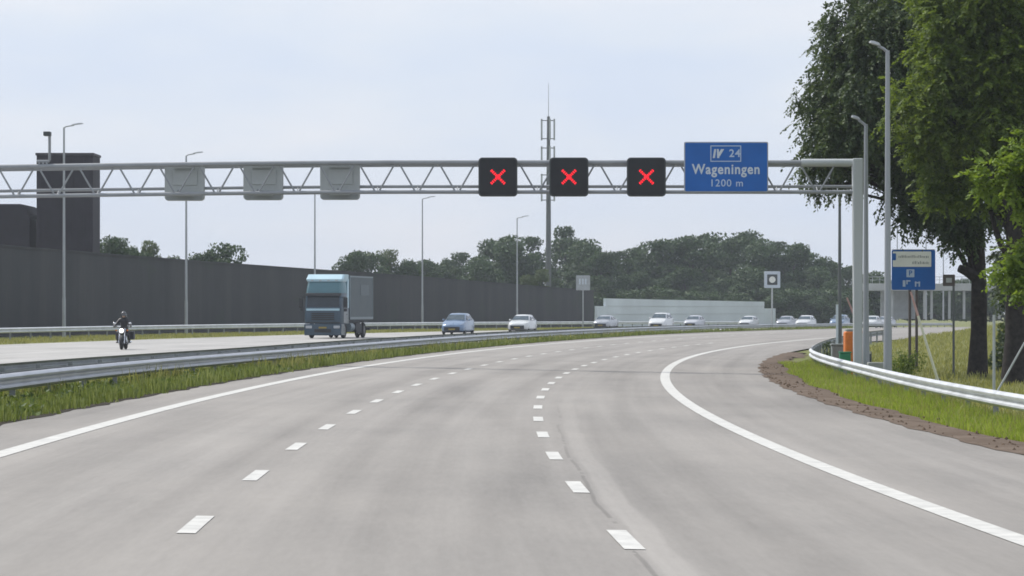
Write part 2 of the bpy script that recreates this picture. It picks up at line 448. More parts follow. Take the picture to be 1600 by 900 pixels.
loft_sheet('ground', ground_nodes, Ys, M['ground'])
def zground_right(d, Y):   # height of the verge / field at distance d right of the pavement edge
    pts = [(-.2, -.32), (.5, -.31), (1.5, -.40+(zfield(Y)+.60)*.30), (2.7, -.54+(zfield(Y)+.60)*.62), (5.0, zfield(Y)), (12, zfield(Y)), (40, zfield(Y)+.1), (200, zfield(Y))]
    for (a, za), (b, zb) in zip(pts, pts[1:]):
        if d <= b: return za + (zb-za)*(max(d, a)-a)/(b-a) + dip(Y)
    return zfield(Y) + dip(Y)
def zr(X, Y): return zground_right(X-Redge(Y), Y)

Yr = [y for y in Ys if y < 1300]
frac = np.linspace(0, 1, 9)
loft_sheet('road', [((lambda Y, f=f: Ledge(Y)+f*(Redge(Y)-Ledge(Y))), lambda x, Y: zpave(x, Y)) for f in frac], Yr, M['asphalt'], Lline)
loft_sheet('opposite_road', [(off(Ledge, OPP_F+f*(OPP_N-OPP_F)), cz(ZOPP)) for f in np.linspace(0, 1, 7)], Yr, M['asphalt_opp'], Ledge)
# bare soil strip along the right pavement edge
def dirt_in(Y): return 1.18 + .18*math.sin(Y*.41) + .13*math.sin(Y*1.13+1) - .2*sst(100, 118, Y)
def dirt_out(Y): return -.06 + .05*math.sin(Y*.9) + .04*math.sin(Y*2.3+.5)
yd = list(np.arange(20, 150, .75))
loft_sheet('dirt_verge', [(lambda Y: Redge(Y)+dirt_out(Y), lambda x, Y: zpave(x, Y)+.008), (lambda Y: Redge(Y)+.35, lambda x, Y: -.235+dip(Y)),
    (lambda Y: Redge(Y)+.8, lambda x, Y: -.27+dip(Y)), (lambda Y: Redge(Y)+dirt_in(Y), lambda x, Y: zr(x, Y)+.012)], yd, M['dirt'])

def stripe(name, f, w, y0, y1, zf, step=2.0):
    ys = list(np.arange(y0, y1+.01, step))
    return loft_sheet(name, [(off(f, -w/2), lambda x, Y: zf(x, Y)+.006), (off(f, w/2), lambda x, Y: zf(x, Y)+.006)], ys, M['line'])
stripe('road_edge_line', Lline, .27, -20, 330, zpave)
stripe('road_edge_line', Rline, .27, -20, 240, zpave)
def dashes(name, f, ys, w, L, zf):
    V, F = [], []
    for y in ys:
        b = len(V)
        for yy in (y-L/2, y, y+L/2):
            for d in (-w/2, w/2):
                x = f(yy)+d; V.append((x, yy, zf(x, yy)+.006))
        F += [(b, b+1, b+3, b+2), (b+2, b+3, b+5, b+4)]
    me = bpy.data.meshes.new(name); me.from_pydata(V, [], F); me.update(); me.materials.append(M['line'])
    o = bpy.data.objects.new(name, me); col.objects.link(o); o['kind'] = 'structure'
d1 = [11, 19, 27.3, 35.4, 42.9, 50, 57.3, 64.2, 71.3, 78, 84.8, 92, 98.6, 105.5, 112.2, 119] + [119+6.8*k for k in range(1, 22)]
d2 = [10.6, 18.5, 26.3, 34.1, 41.4, 48.4, 55.3, 62.1, 69, 75.8, 82.3, 88.9, 95.3, 101.6, 107.9, 114.3, 121, 128] + [128+6.6*k for k in range(1, 9)]
dashes('lane_marking', Dash1, d1, .16, 2.2, zpave)
dashes('lane_marking', Dash2, d2, .17, 2.2, zpave)
zo = lambda x, Y: ZOPP + dip(Y)
stripe('road_edge_line', off(Ledge, OPP_N-.9), .2, 40, 420, zo)
stripe('road_edge_line', off(Ledge, OPP_F+3.4), .2, 40, 420, zo)
for o_ in (-8.6, -12.2, -15.8, -19.4):
    dashes('lane_marking', off(Ledge, o_), [40+12*k for k in range(32)], .15, 3.0, zo)

# ------------------------------------------------------------------ guardrails
WPROF = [(-.155, .0), (-.14, .045), (-.095, .08), (-.06, .075), (-.02, .02), (.02, .02), (.06, .075), (.095, .08), (.14, .045), (.155, .0)]
def w_beam(path, zc, side, name, mat, parent, thick=.012):
    """path: list of (x,y,z) of the beam's middle; side=+1 profile bulges to +normal"""
    rings = []
    for i, p in enumerate(path):
        a = Vector(path[max(i-1, 0)]); b = Vector(path[min(i+1, len(path)-1)])
        t = (b-a); t.z = 0; t.normalize(); n = Vector((-t.y, t.x, 0))*side
        P = Vector(p)
        front = [P + n*w + Vector((0, 0, h)) for h, w in WPROF]
        back = [P + n*(w-thick) + Vector((0, 0, h)) for h, w in reversed(WPROF)]
        rings.append(front+back)
    m = MB(); m.loft(rings)
    return m.build(name, mat, parent, smooth=True)
def guardrail(name, fx, fz, y0, y1, h, sides, label, posts_step=4.0, post_limit=100, mat=None, step=2.0, gap=.30):
    mat = mat or M['steel_rail']
    ys = list(np.arange(y0, y1+.01, step))
    root = empty(name, (fx(y0), y0, fz(y0)), 0, label, 'guardrail')
    loc = Vector(root.location)
    def pth(o): return [(fx(y)+o-loc.x, y-loc.y, fz(y)+h-.155-loc.z) for y in ys]
    for sgn in sides:
        w_beam(pth(-sgn*gap/2 if len(sides) > 1 else 0), 0, sgn, 'beam', mat, root)
    yp = list(np.arange(y0+1, y1, posts_step))[:post_limit]
    for y in yp:
        m = MB(); x = fx(y)-loc.x + (0 if len(sides) > 1 else -.10*sides[0]*-1); z = fz(y)-loc.z
        m.box((x, y-loc.y, z+(h-.06)/2-.15), (.10, .06, h-.06+.3), -math.atan(slope(fx, y)))
        if len(sides) > 1: m.box((x, y-loc.y, z+h-.155), (gap-.02, .05, .06))
        m.build('post', M['steel_dull'], root)
    return root
# w_beam normal: path runs +Y so (-t.y,t.x) = -X for side=+1 -> bulges left; side=-1 bulges right
guardrail('guardrail', off(Ledge, -1.6), lambda Y: zmed(Y)+dip(Y), 30, 400, .70, (1, -1), 'double sided grey guardrail on the grassy median strip', 4.0, 95, M['steel_median'])
guardrail('guardrail', off(Ledge, -3.4), lambda Y: zmed(Y)+dip(Y), 30, 300, .72, (1,), 'thin dark guardrail along the inner edge of the far carriageway', 4.0, 70, M['steel_dull'])
guardrail('guardrail', off(Ledge, -33.5), lambda Y: -.06+dip(Y), 120, 420, .75, (-1,), 'straight grey guardrail at the foot of the dark noise wall', 4.0, 80, M['steel_rail'], 3.0)
guardrail('guardrail', lambda Y: Redge(Y)+rail_off(Y), lambda Y: zground_right(rail_off(Y), Y), 34, 122, .72, (1,), 'bright galvanised guardrail curving along the right grass verge', 4.0, 60, M['steel_rail'])
guardrail('guardrail', lambda Y: Redge(Y)+1.8, lambda Y: zground_right(1.8, Y), 126, 196, .70, (1,), 'second grey guardrail starting behind the orange box', 4.0, 40, M['steel_dull'])

# ------------------------------------------------------------------ grass
def blades(name, X, Y, Z, h, w, mat, lean=.35):
    n = len(X)
    az = rng.uniform(0, 2*np.pi, n); la = rng.uniform(0, 2*np.pi, n); ln = rng.uniform(.05, lean, n)*h
    wx, wy = np.cos(az)*w/2, np.sin(az)*w/2
    base = np.stack([X, Y, Z], 1)
    tip = base + np.stack([np.cos(la)*ln, np.sin(la)*ln, h], 1)
    mid = base + np.stack([np.cos(la)*ln*.35, np.sin(la)*ln*.35, h*.55], 1)
    W = np.stack([wx, wy, np.zeros(n)], 1)
    V = np.stack([base-W, base+W, mid+W*.8, tip, mid-W*.8], 1).reshape(-1, 3)
    i = np.arange(n)*5
    q = np.concatenate([np.stack([i, i+1, i+2, i+4], 1)]); t = np.stack([i+4, i+2, i+3, i+3], 1)
    # tip as a thin quad
    V2 = np.stack([base-W, base+W, mid+W*.8, mid-W*.8, tip+W*.15, tip-W*.15], 1).reshape(-1, 3)
    i = np.arange(n)*6
    Q = np.concatenate([np.stack([i, i+1, i+2, i+3], 1), np.stack([i+3, i+2, i+4, i+5], 1)])
    o = fast_mesh(name, V2, Q, mat); o['kind'] = 'stuff'
    return o
VL, VR = np.vectorize(Ledge), np.vectorize(Redge)
VZM = np.vectorize(lambda y: zmed(y)+dip(y)); VD = np.vectorize(dip)
def lump(X, Y, s=.9):
    return .5+.5*np.sin(X*1.7/s+np.sin(Y*.6/s)*2)*np.sin(Y*.45/s+1.3*np.sin(Y*.17))
# median: long ragged grass in front of and under the rail
n = 70000
y = 34 + (340-34)*rng.random(n)**1.7; o_ = -3.3 + 3.25*rng.random(n)**.8
lm = lump(o_, y)
h = (.14+.30*lm)*rng.uniform(.4, 1.2, n)*(1-.35*np.clip((o_+.5)/.5, 0, 1))
o_ = o_ + .14*np.sin(y*1.9)+.10*np.sin(y*4.7)
z = np.where(o_ < -1.2, VZM(y), VZM(y)+(.08-VZM(y)+VD(y))*0+(np.clip((o_+1.2)/.9, 0, 1))*(-.02+VD(y)-VZM(y)))
blades('grass', VL(y)+o_, y, z-.02, h, .022+.0001*y, M['grass'])
# pale seed heads and weeds standing out of the median grass
n = 9000
y = 36 + 200*rng.random(n)**1.5; o_ = -2.6+2.3*rng.random(n)
k = lump(o_+3, y, 1.6) > .55; y, o_ = y[k], o_[k]
blades('weeds', VL(y)+o_, y, VZM(y), rng.uniform(.35, .62, len(y)), .03+.0001*y, M['grass_dry'], .25)
# soil edge by the pavement, darkened to paint in the grass's shadow line
loft_sheet('soil_shade_strip', [(lambda Y: Ledge(Y)-.55, lambda x, Y: -.035+dip(Y)), (lambda Y: Ledge(Y)-.1, lambda x, Y: .006+dip(Y)), (lambda Y: Ledge(Y)+.10+.05*math.sin(Y*1.1)+.04*math.sin(Y*2.9), lambda x, Y: .008+zpave(x, Y))], list(np.arange(30, 300, 1.0)), M['soil_shaded'])
# broad leaved weeds in clumps
C, NN = [], []
for i in range(900):
    y = 38+190*rng.random()**1.6; o_ = -.35-1.9*rng.random(); hh = rng.uniform(.12, .38); m_ = int(rng.uniform(18, 40))
    c = np.array([Ledge(y)+o_, y, zmed(y)+dip(y)]); p = c+rng.normal(size=(m_, 3))*np.array([.16, .3, .0])+np.array([0, 0, 1])*rng.uniform(.02, hh, (m_, 1)); C.append(p)
C = np.concatenate(C); n = len(C)
D = rng.normal(size=(n, 3))+np.array([0, 0, .3]); NN = rng.normal(size=(n, 3))+np.array([0, 0, 1.2])
ln = rng.uniform(.07, .17, n)
def leaf_q(C, D, Nn, Ln, Wd):
    un = lambda v: v/np.maximum(np.linalg.norm(v, axis=-1, keepdims=True), 1e-9)
    D = un(D); B = un(np.cross(D, Nn)); L = Ln[:, None]; W = Wd[:, None]
    return np.stack([C-D*L*.5, C+B*W*.5, C+D*L*.5, C-B*W*.5], 1).reshape(-1, 3), np.arange(len(C)*4).reshape(-1, 4)
V, Q = leaf_q(C, D, NN, ln, ln*.55)
o = fast_mesh('weeds', V, Q, M['weed']); o['kind'] = 'stuff'
# right verge: short lime grass between soil and rail
n = 60000
y = 36 + 86*rng.random(n)**1.2; d = rng.random(n)
d0 = np.vectorize(dirt_in)(y)-.12; d1_ = 3.6 - .9*np.clip((y-85)/37, 0, 1)
d = d0 + (d1_-d0)*d
z = np.vectorize(zground_right)(d, y)
ro = np.vectorize(rail_off)(y)
hh = rng.uniform(.05, .17, n)*(.6+.8*lump(d, y, .5)) + .26*np.clip(1-np.abs(d-ro)/.55, 0, 1)*rng.uniform(.5, 1.1, n)
blades('grass', VR(y)+d, y, z-.01, hh, .02, M['grass_lime'], .5)
k = rng.random(n) < .16
blades('grass', VR(y[k])+d[k], y[k], z[k]-.01, hh[k]*1.25, .02, M['grass_dry'], .6)
# field beyond the right rail
n = 60000
y = 62 + 215*rng.random(n)**1.3; d = 3.0 + 17*rng.random(n)
z = np.vectorize(zground_right)(d, y)
blades('grass', VR(y)+d, y, z-.01, rng.uniform(.08, .28, n)*(.5+.7*lump(d, y, 1.5)), .025+.0002*y, M['grass_dry'], .6)
# strip between the far carriageway and its rail
n = 30000
y = 140 + 240*rng.random(n); o_ = OPP_F-.1 - 7.5*rng.random(n)
blades('grass', VL(y)+o_, y, -.09+VD(y), rng.uniform(.08, .25, n)*(.4+.8*lump(o_, y, 2)), .05, M['grass_dry'], .6)
# crumbs of soil along the raw edge
V, F = [], []
for i in range(260):
    y = 36+80*random.random()**1.2; d = random.uniform(-.05, 1.2)*random.random()+.05
    r = random.uniform(.010, .036)*(1.7 if random.random() < .07 else 1)
    c = Vector((Redge(y)+d, y, -.235 - .06*max(0, d-.35)+dip(y)))
    b = len(V)
    for p in ((1,0,0),(-1,0,0),(0,1,0),(0,-1,0),(0,0,1),(0,0,-1)):
        V.append(tuple(c+Vector(p)*r*random.uniform(.7, 1.3)))
    for f in ((0,2,4),(2,1,4),(1,3,4),(3,0,4),(2,0,5),(1,2,5),(3,1,5),(0,3,5)): F.append(tuple(b+k for k in f))
me = bpy.data.meshes.new('soil_crumbs'); me.from_pydata(V, [], F); me.materials.append(M['clod'])
o = bpy.data.objects.new('soil_crumbs', me); col.objects.link(o); o['kind'] = 'stuff'

# ------------------------------------------------------------------ noise walls
def wall_along(fx, ys, tops, th, root, name, mat, zb=-.4):
    rings = []
    for y, t in zip(ys, tops):
        x = fx(y); s = slope(fx, y); n = Vector((1, -s, 0)).normalized()*th/2
        c = Vector((x, y, 0)); zb_ = zb+dip(y)
        rings.append([c-n+Vector((0, 0, zb_)), c+n+Vector((0, 0, zb_)), c+n+Vector((0, 0, t)), c-n+Vector((0, 0, t))])
    return MB().loft(rings).build(name, mat, root)
wy = list(np.arange(130, 386, 4.0)) + [385.0]
wt = np.interp(wy, [130, 213, 289, 322, 355, 385], [6.35, 5.96, 5.33, 5.02, 4.5, 3.98])
root = empty('noise_wall', (0, 0, 0), 0, 'long dark noise wall running behind the far carriageway', 'noise wall')
wall_along(off(Ledge, -42), wy, wt, .5, root, 'wall_body', M['wall'])
rings = []
for y, t in zip(wy, wt):
    x = Ledge(y)-42; rings.append([(x-.33, y, t), (x+.33, y, t), (x+.33, y, t+.12), (x-.33, y, t+.12)])
MB().loft(rings).build('coping', M['wall'], root)

def pale_wall():
    root = empty('noise_wall', (0, 0, 0), 0, 'low pale grey panelled noise wall in front of the dark wood', 'noise wall')
    fx = off(Ledge, -42)
    segs = [(386.6, 390, 2.2, 2.2), (390, 456, 3.14, 2.9), (456.1, 461, 1.95, 1.95)]
    for i, (a, b, t, t2) in enumerate(segs):
        k = max(2, int((b-a)/4)+1); ys = list(np.linspace(a, b, k))
        wall_along(fx, ys, list(np.linspace(t, t2, k)), .3, root, 'panel_run', M['pale_wall'])
    m = MB()
    for zz in (1.2, 2.2):
        rings = []
        for y in np.linspace(390.4, 455.8, 20):
            x = fx(y)+.17; rings.append([(x, y-.02, zz-.015), (x+.03, y-.02, zz-.015), (x+.03, y-.02, zz+.015), (x, y-.02, zz+.015)])
        m.loft(rings)
    m.build('joint_bars', M['signal_back'], root)
pale_wall()

# ------------------------------------------------------------------ buildings behind the wall
def tower():
    Y = 265.0; x0, x1 = at(57, Y), at(145, Y); h = zat(237, Y)
    w = x1-x0
    root = empty('tower_building', ((x0+x1)/2, Y, -.3), 0, 'tall windowless dark brick tower rising behind the noise wall', 'building')
    MB().box((0, w/2, h/2), (w, w, h)).build('wall', M['cladding'], root, bevel=.04)
    MB().box((0, w/2, h+.10), (w+.16, w+.16, .2)).build('parapet', M['cladding_lit'], root)
    m = MB()
    for k in range(5): m.box((-w/2+.3+k*w/5.2, -.02, h*.62), (.04, .04, h*.74))
    m.build('downpipe', M['cladding'], root)
    MB().box((-.7, -.015, 5.9), (.9, .05, .5)).build('vent_grille', M['signal_back_dark'], root)
    # low hall beside it
    xa, xb = at(-190, Y), at(46, Y); h2 = zat(315, Y)
    root = empty('hall_building', ((xa+xb)/2, Y, -.3), 0, 'low dark windowless hall beside the brick tower', 'building')
    W = xb-xa; c = .45; hx = W/2
    MB().prism([(-hx, 0), (hx, 0), (hx, h2-1.2), (hx-c, h2), (-hx, h2)], Matrix(((1,0,0,0),(0,0,1,0),(0,1,0,0),(0,0,0,1))), 9.0).build('wall', M['cladding'], root)
    z = zat(339, Y)+.3
    MB().box((hx+.38, 1.2, z), (.74, 1.2, .34)).build('link_duct', M['black'], root)
    MB().box((-.2, 4.5, h2+.06), (W-1.2, 8.2, .12)).build('roof', M['cladding_lit'], root)
tower()

def viaduct():
    Y = 440.0; x0, x1 = at(1348, Y), at(1640, Y)
    root = empty('viaduct', (x0, Y, zfield(Y)), 0, 'pale concrete viaduct crossing the road beyond the exit', 'viaduct')
    zt, zb = zat(443, Y)-zfield(Y), zat(454, Y)-zfield(Y)
    W = x1-x0
    MB().box((W/2, 4, (zt+zb)/2), (W, 8, zt-zb)).build('deck', M['concrete'], root, bevel=.05)
    m = MB()
    for k in range(25): m.box((.3+k*W/25, .15, zt+.45), (.06, .06, .9))
    m.box((W/2, .15, zt+.92), (W, .07, .07)).box((W/2, .15, zt+.5), (W, .05, .05))
    m.build('railing', M['steel'], root)
    for u in (1350, 1392, 1443, 1454, 1482, 1505, 1560):
        x = at(u, Y)-x0
        MB().box((x+.25, 1.0, (zb-1)/2-.01), (.32, .6, zb+1)).build('pillar', M['concrete'], root, bevel=.05)
    MB().box((at(1412, Y)-x0, 6.5, zb/2-.5), (4.8, 1.0, zb+1-.02)).build('abutment', M['signal_back'], root)
viaduct()

# ------------------------------------------------------------------ gantry
GY = 101.5
def gs(v): return zat(v, GY)
def gdz(x): return -.14*max(0.0, (-3.5-x)/12.5)**1.4
ZT, ZB = zat(254, GY), zat(300, GY)
def gantry():
    xl, xr = -37.0, at(1334, GY)
    root = empty('sign_gantry', (at(1340, GY), GY, zr(at(1340, GY), GY)), 0, 'grey lattice gantry spanning both carriageways', 'gantry')
    o = Vector(root.location)
    L = lambda x, y, z: (x-o.x, y-o.y, z-o.z)
    xs = list(np.arange(xl, xr, 1.0))+[xr]
    for nm, zz, yy, r in (('top_chord', ZT, 0, .080), ('bottom_chord', ZB, 0, .064)):
        MB().tube([L(x, GY+yy, zz+gdz(x)) for x in xs], r, 10).build(nm, M['gantry'], root, smooth=True)
    MB().tube([L(x, GY+.55, zat(291.5, GY+.55)+gdz(x)) for x in xs], .05, 8).build('cable_duct', M['gantry'], root, smooth=True)
    MB().tube([L(x, GY+1.1, ZT-.03+gdz(x)) for x in xs], .06, 8).build('rear_chord', M['gantry'], root, smooth=True)
    # zigzag web
    p = 62.6*GY/FPX; x = at(57, GY)
    while x > xl+p: x -= p
    m = MB()
    while x < xr-.2:
        for (xa, xb) in ((x+.05, x+p/2-.05), (x+p-.05, x+p/2+.05)):
            if max(xa, xb) < xr:
                m.tube([L(xa, GY, ZT+gdz(xa)), L(xb, GY, ZB+gdz(xb))], .032, 6)
        x += p
    m.build('lattice', M['gantry'], root, smooth=True)
    m = MB(); x = at(57, GY)-p*14
    while x < xr:
        m.tube([L(x, GY, ZT+gdz(x)), L(x, GY+1.1, ZT-.06+gdz(x))], .025, 5)
        m.tube([L(x+p/2, GY, ZB+gdz(x)), L(x+p/2, GY+.55, zat(291.5, GY+.55)+gdz(x))], .018, 5); x += p
    m.build('cross_lattice', M['gantry'], root, smooth=True)
    MB().tube([L(at(1252, GY), GY, ZT), L(at(1334, GY), GY, ZT)], .118, 12).build('end_sleeve', M['leg'], root, smooth=True)
    for xx, nm in ((at(1340, GY), 'leg'), (xl-.15, 'leg')):
        zt = ZT+.13+gdz(xx); zb = (zr(xx, GY) if xx > 0 else -.2)-.3
        w0, w1 = .125, .17
        P = [L(xx-w0, GY-.16, zb), L(xx+w0, GY-.16, zb), L(xx+w0, GY+.16, zb), L(xx-w0, GY+.16, zb),
             L(xx-w1, GY-.19, zt), L(xx+w1, GY-.19, zt), L(xx+w1, GY+.19, zt), L(xx-w1, GY+.19, zt)]
        lg = MB().hexa(P).build('leg', M['leg'], root, bevel=.04)
        MB().box(L(xx, GY, zb+.36), (.62, .62, .05)).build('base_plate', M['steel_dull'], lg)
    return root
gantry()

def rrect(w, h, r, k=5):
    pts = []
    for cx, cy, a0 in ((w/2-r, h/2-r, 0), (-w/2+r, h/2-r, 90), (-w/2+r, -h/2+r, 180), (w/2-r, -h/2+r, 270)):
        for i in range(k+1):
            a = R(a0+90*i/k); pts.append((cx+r*math.cos(a), cy+r*math.sin(a)))
    return pts
FRONT = Matrix(((1,0,0,0),(0,0,-1,0),(0,1,0,0),(0,0,0,1)))      # local xy -> x,z ; extrude towards -y (viewer)
def Mt(x, y, z): return Matrix.Translation((x, y, z)) @ FRONT
def signal_front(u, label):
    x, z = at(u, GY-.35), zat(276.5, GY-.35)
    root = empty('lane_signal', (x, GY-.35, z), 0, label, 'lane signal', 'lit lane signals on the gantry')
    w = 61*(GY-.35)/FPX
    MB().prism(rrect(w, w, .12), Mt(0, .16, 0), .16).build('housing', M['rim_grey'], root, bevel=.015)
    MB().prism(rrect(w-.09, w-.09, .09), Mt(0, -.003, 0), .03).build('screen', M['black'], root)
    m = MB(); a = .20
    for sg in (1, -1):
        for i in range(9):
            t = -1+2*i/8
            for q in (-.023, 0, .023):
                dx, dz = t*a+q*.707, (t*a)*sg-q*.707*sg
                if abs(dx) > .235: continue
                m.prism([(dx+.022*math.cos(k*math.pi/3), dz+.022*math.sin(k*math.pi/3)) for k in range(6)], Mt(0, -.035-.0005*(i % 3), 0), .008)
    m.build('red_cross', M['red_led'], root)
    m = MB()
    for dx in (-.35, .35): m.box((dx, .235, .0), (.07, .13, w*.9))
    m.build('bracket', M['gantry'], root)
signal_front(778, 'black lane signal with red cross, leftmost of the three lit ones')
signal_front(889, 'black lane signal with red cross, directly beside the antenna mast')
signal_front(1010, 'black lane signal with red cross, nearest the blue sign')
def signal_rear(u, v, label):
    Y = GY+.36
    root = empty('lane_signal', (at(u, Y), Y, zat(v, Y)), 0, label, 'lane signal', 'grey backs of lane signals on the gantry')
    w = 62*Y/FPX
    MB().prism(rrect(w, w*.97, .12), Mt(0, .30, 0), .28).build('housing', M['signal_back'], root, bevel=.02)
    MB().prism(rrect(w-.10, w*.17, .05), Mt(0, .018, -w*.39), .02).build('lower_panel', M['signal_back_low'], root)
    m = MB()
    for dz in (-.44, .44): m.box((0, -.06, dz), (w*.5, .14, .06))
    m.build('bracket', M['signal_back'], root)
    MB().box((.02, .005, .12), (w*.62, .05, w*.38)).build('access_door', M['signal_back'], root, bevel=.01)
signal_rear(288, 283.5, 'grey back of a lane signal with a lamp post rising behind it')
signal_rear(411, 282.5, 'grey back of a lane signal in the middle of its three')
signal_rear(531, 282, 'grey back of a lane signal nearest the lit red crosses')

def text_mesh(name, body, size, mat, M_, parent, depth=.006, align='CENTER', bold=.0, sx=1.0):
    cu = bpy.data.curves.new(name, 'FONT'); cu.body = body; cu.size = size; cu.align_x = align; cu.align_y = 'CENTER'; cu.extrude = depth/2; cu.offset = bold
    cu.space_character = 1.12
    t = bpy.data.objects.new(name, cu); col.objects.link(t)
    dg = bpy.context.evaluated_depsgraph_get()
    me = bpy.data.meshes.new_from_object(t.evaluated_get(dg)); bpy.data.objects.remove(t)
    me.transform(M_ @ Matrix.Diagonal((sx, 1, 1, 1))); me.materials.clear(); me.materials.append(mat); me.name = name
    o = bpy.data.objects.new(name, me); col.objects.link(o); o.parent = parent
    return o
def exit_sign():
    Y = GY-.35; s = Y/FPX
    x0, x1, z0, z1 = at(1069, Y), at(1200.5, Y), zat(300.5, Y), zat(221.5, Y)
    w, h = x1-x0, z1-z0
    root = empty('direction_sign', ((x0+x1)/2, Y, (z0+z1)/2), 0, 'blue direction sign reading Wageningen on the gantry', 'road sign')
    MB().prism(rrect(w, h, .05), Mt(0, .10, 0), .06).build('frame', M['steel'], root)
    MB().prism(rrect(w-.07, h-.07, .04), Mt(0, .05, 0), .05).build('panel', M['blue_sign'], root)
    P = lambda u, v: ((u-1134.7)*s, (261-v)*s)
    # outlined box with the exit symbol and number 24
    x, z = P(1134, 240)
    ow, oh, t = 48*s, 24*s, .028
    m = MB()
    m.box((x, -.006, z+oh/2), (ow, .008, t)).box((x, -.006, z-oh/2), (ow, .008, t)).box((x-ow/2+t/2, -.006, z), (t, .008, oh-t-.004)).box((x+ow/2-t/2, -.006, z), (t, .008, oh-t-.004))
    m.build('number_box', M['letter_white'], root)
    x, z = P(1122, 240); a = 7*s
    m = MB()   # road symbol with a branching arrow
    m.hexa([(x-a-.03, -.004, z-a), (x-a+.04, -.004, z-a), (x-a+.04, -.010, z-a), (x-a-.03, -.010, z-a), (x-a+.02, -.004, z+a), (x-a+.08, -.004, z+a), (x-a+.08, -.010, z+a), (x-a+.02, -.010, z+a)])
    m.hexa([(x-.03, -.0045, z-a), (x+.04, -.0045, z-a), (x+.04, -.0105, z-a), (x-.03, -.0105, z-a), (x-.04, -.0045, z+a), (x+.02, -.0045, z+a), (x+.02, -.0105, z+a), (x-.04, -.0105, z+a)])
    m.hexa([(x-.02, -.0055, z-.05), (x+.05, -.0055, z-.09), (x+.05, -.0115, z-.09), (x-.02, -.0115, z-.05), (x+a-.05, -.0055, z+a), (x+a+.05, -.0055, z+a), (x+a+.05, -.0115, z+a), (x+a-.05, -.0115, z+a)])
    m.build('exit_symbol', M['white_sign'], root)
    x, z = P(1148, 240); text_mesh('lettering', '24', .34, M['letter_white'], Mt(x, -.006, z), root, bold=.006)
    x, z = P(1134.5, 265); text_mesh('lettering', 'Wageningen', .44, M['white_sign'], Mt(x, -.006, z), root, bold=.010, sx=.88)
    x, z = P(1135, 286.5); text_mesh('lettering', '1200 m', .32, M['letter_white'], Mt(x, -.006, z), root, bold=.002)
    m = MB()
    for dx in (-.8, .8): m.box((dx, .20, -.1), (.08, .2, h*.9))
    m.build('bracket', M['gantry'], root)
exit_sign()
def gantry_camera():
    x = at(75, GY); z = ZT+gdz(x)+.1
    root = empty('traffic_camera', (x, GY, z), 0, 'small traffic camera on a post above the gantry', 'camera')
    MB().tube([(-.36, 0, .06), (.03, 0, .06), (.05, 0, .12), (.05, 0, .86)], .045, 8).build('post', M['gantry'], root, smooth=True)
    MB().box((-.02, 0, .93), (.22, .34, .14)).build('housing', M['rim_grey'], root, bevel=.02)
    m = MB()
    for k in range(3): m.box((-.28+k*.12, 0, -.02), (.05, .1, .16))
    m.build('bracket', M['gantry'], root)
gantry_camera()

# ------------------------------------------------------------------ lamp posts
def lamp_post(u, Y, vtop, zb, side, label, group, r=.09, mat=None, arm=1.1):
    mat = mat or M['pole_far']
    x = at(u, Y); zt = zat(vtop, Y)
    root = empty('lamp_post', (x, Y, zb), 0, label, 'lamp post', group)
    h = zt-zb
    MB().tube([(0, 0, -.3), (0, 0, h*.18), (0, 0, h*.2), (0, 0, h)], [r*1.25, r*1.2, r, r*.62], 10).build('pole', mat, root, smooth=True)
    MB().tube([(0, 0, h-.05), (side*.12, 0, h+.05), (side*arm*.6, 0, h+.14)], [.05, .045, .04], 8).build('arm', mat, root, smooth=True)
    m = MB(); c0, c1 = side*arm*.45, side*arm*1.15
    rings = []
    for t, ww, hh in ((0, .05, .05), (.15, .13, .08), (.6, .17, .09), (.9, .14, .07), (1, .05, .03)):
        xx = c0+(c1-c0)*t; zz = h+.13+.10*t
        rings.append([(xx, -ww, zz), (xx, ww, zz), (xx, ww*.8, zz+hh), (xx, -ww*.8, zz+hh)])
    m.loft(rings).build('lamp_head', M['lamp_head'], root, smooth=True)
    return root
g = 'tall lamp posts beside the far noise wall'
lamp_post(100, 209, 199, -.1, 1, 'tall lamp post in front of the dark brick tower', g, .10)
lamp_post(291, 238, 243, -.1, 1, 'tall lamp post behind the leftmost grey signal back', g, .10)
lamp_post(492, 272, 300, -.15, 1, 'tall lamp post above the truck cab', g, .09)
lamp_post(660, 306, 311, -.2, 1, 'tall lamp post between truck and pale blue car', g, .09)
lamp_post(808, 338, 341, -.3, 1, 'tall lamp post behind the white hatchback', g, .09)
g = 'lamp posts along the right verge'
x = at(1387, 95)
lamp_post(1387, 95, 79, zr(x, 95), -1, 'nearest tall lamp post, in front of the big trees', g, .105, M['pole'], .48)
lamp_post(1353, 105.3, 194, zr(at(1353, 105.3), 105.3), -1, 'lamp post directly right of the gantry leg', g, .10, M['pole'], .42)
lamp_post(1312, 152, 253, zr(at(1312, 152), 152), -1, 'dark lamp post left of the gantry leg', g, .09, M['pole_dark'], .5)
g = 'distant thin lamp posts above the blue services sign'
for u, v in ((1402, 326), (1447, 340), (1474, 350)):
    lamp_post(u, 460, v, .6, -1, 'thin distant lamp post above the viaduct', g, .10, M['pole_far'], 1.4)

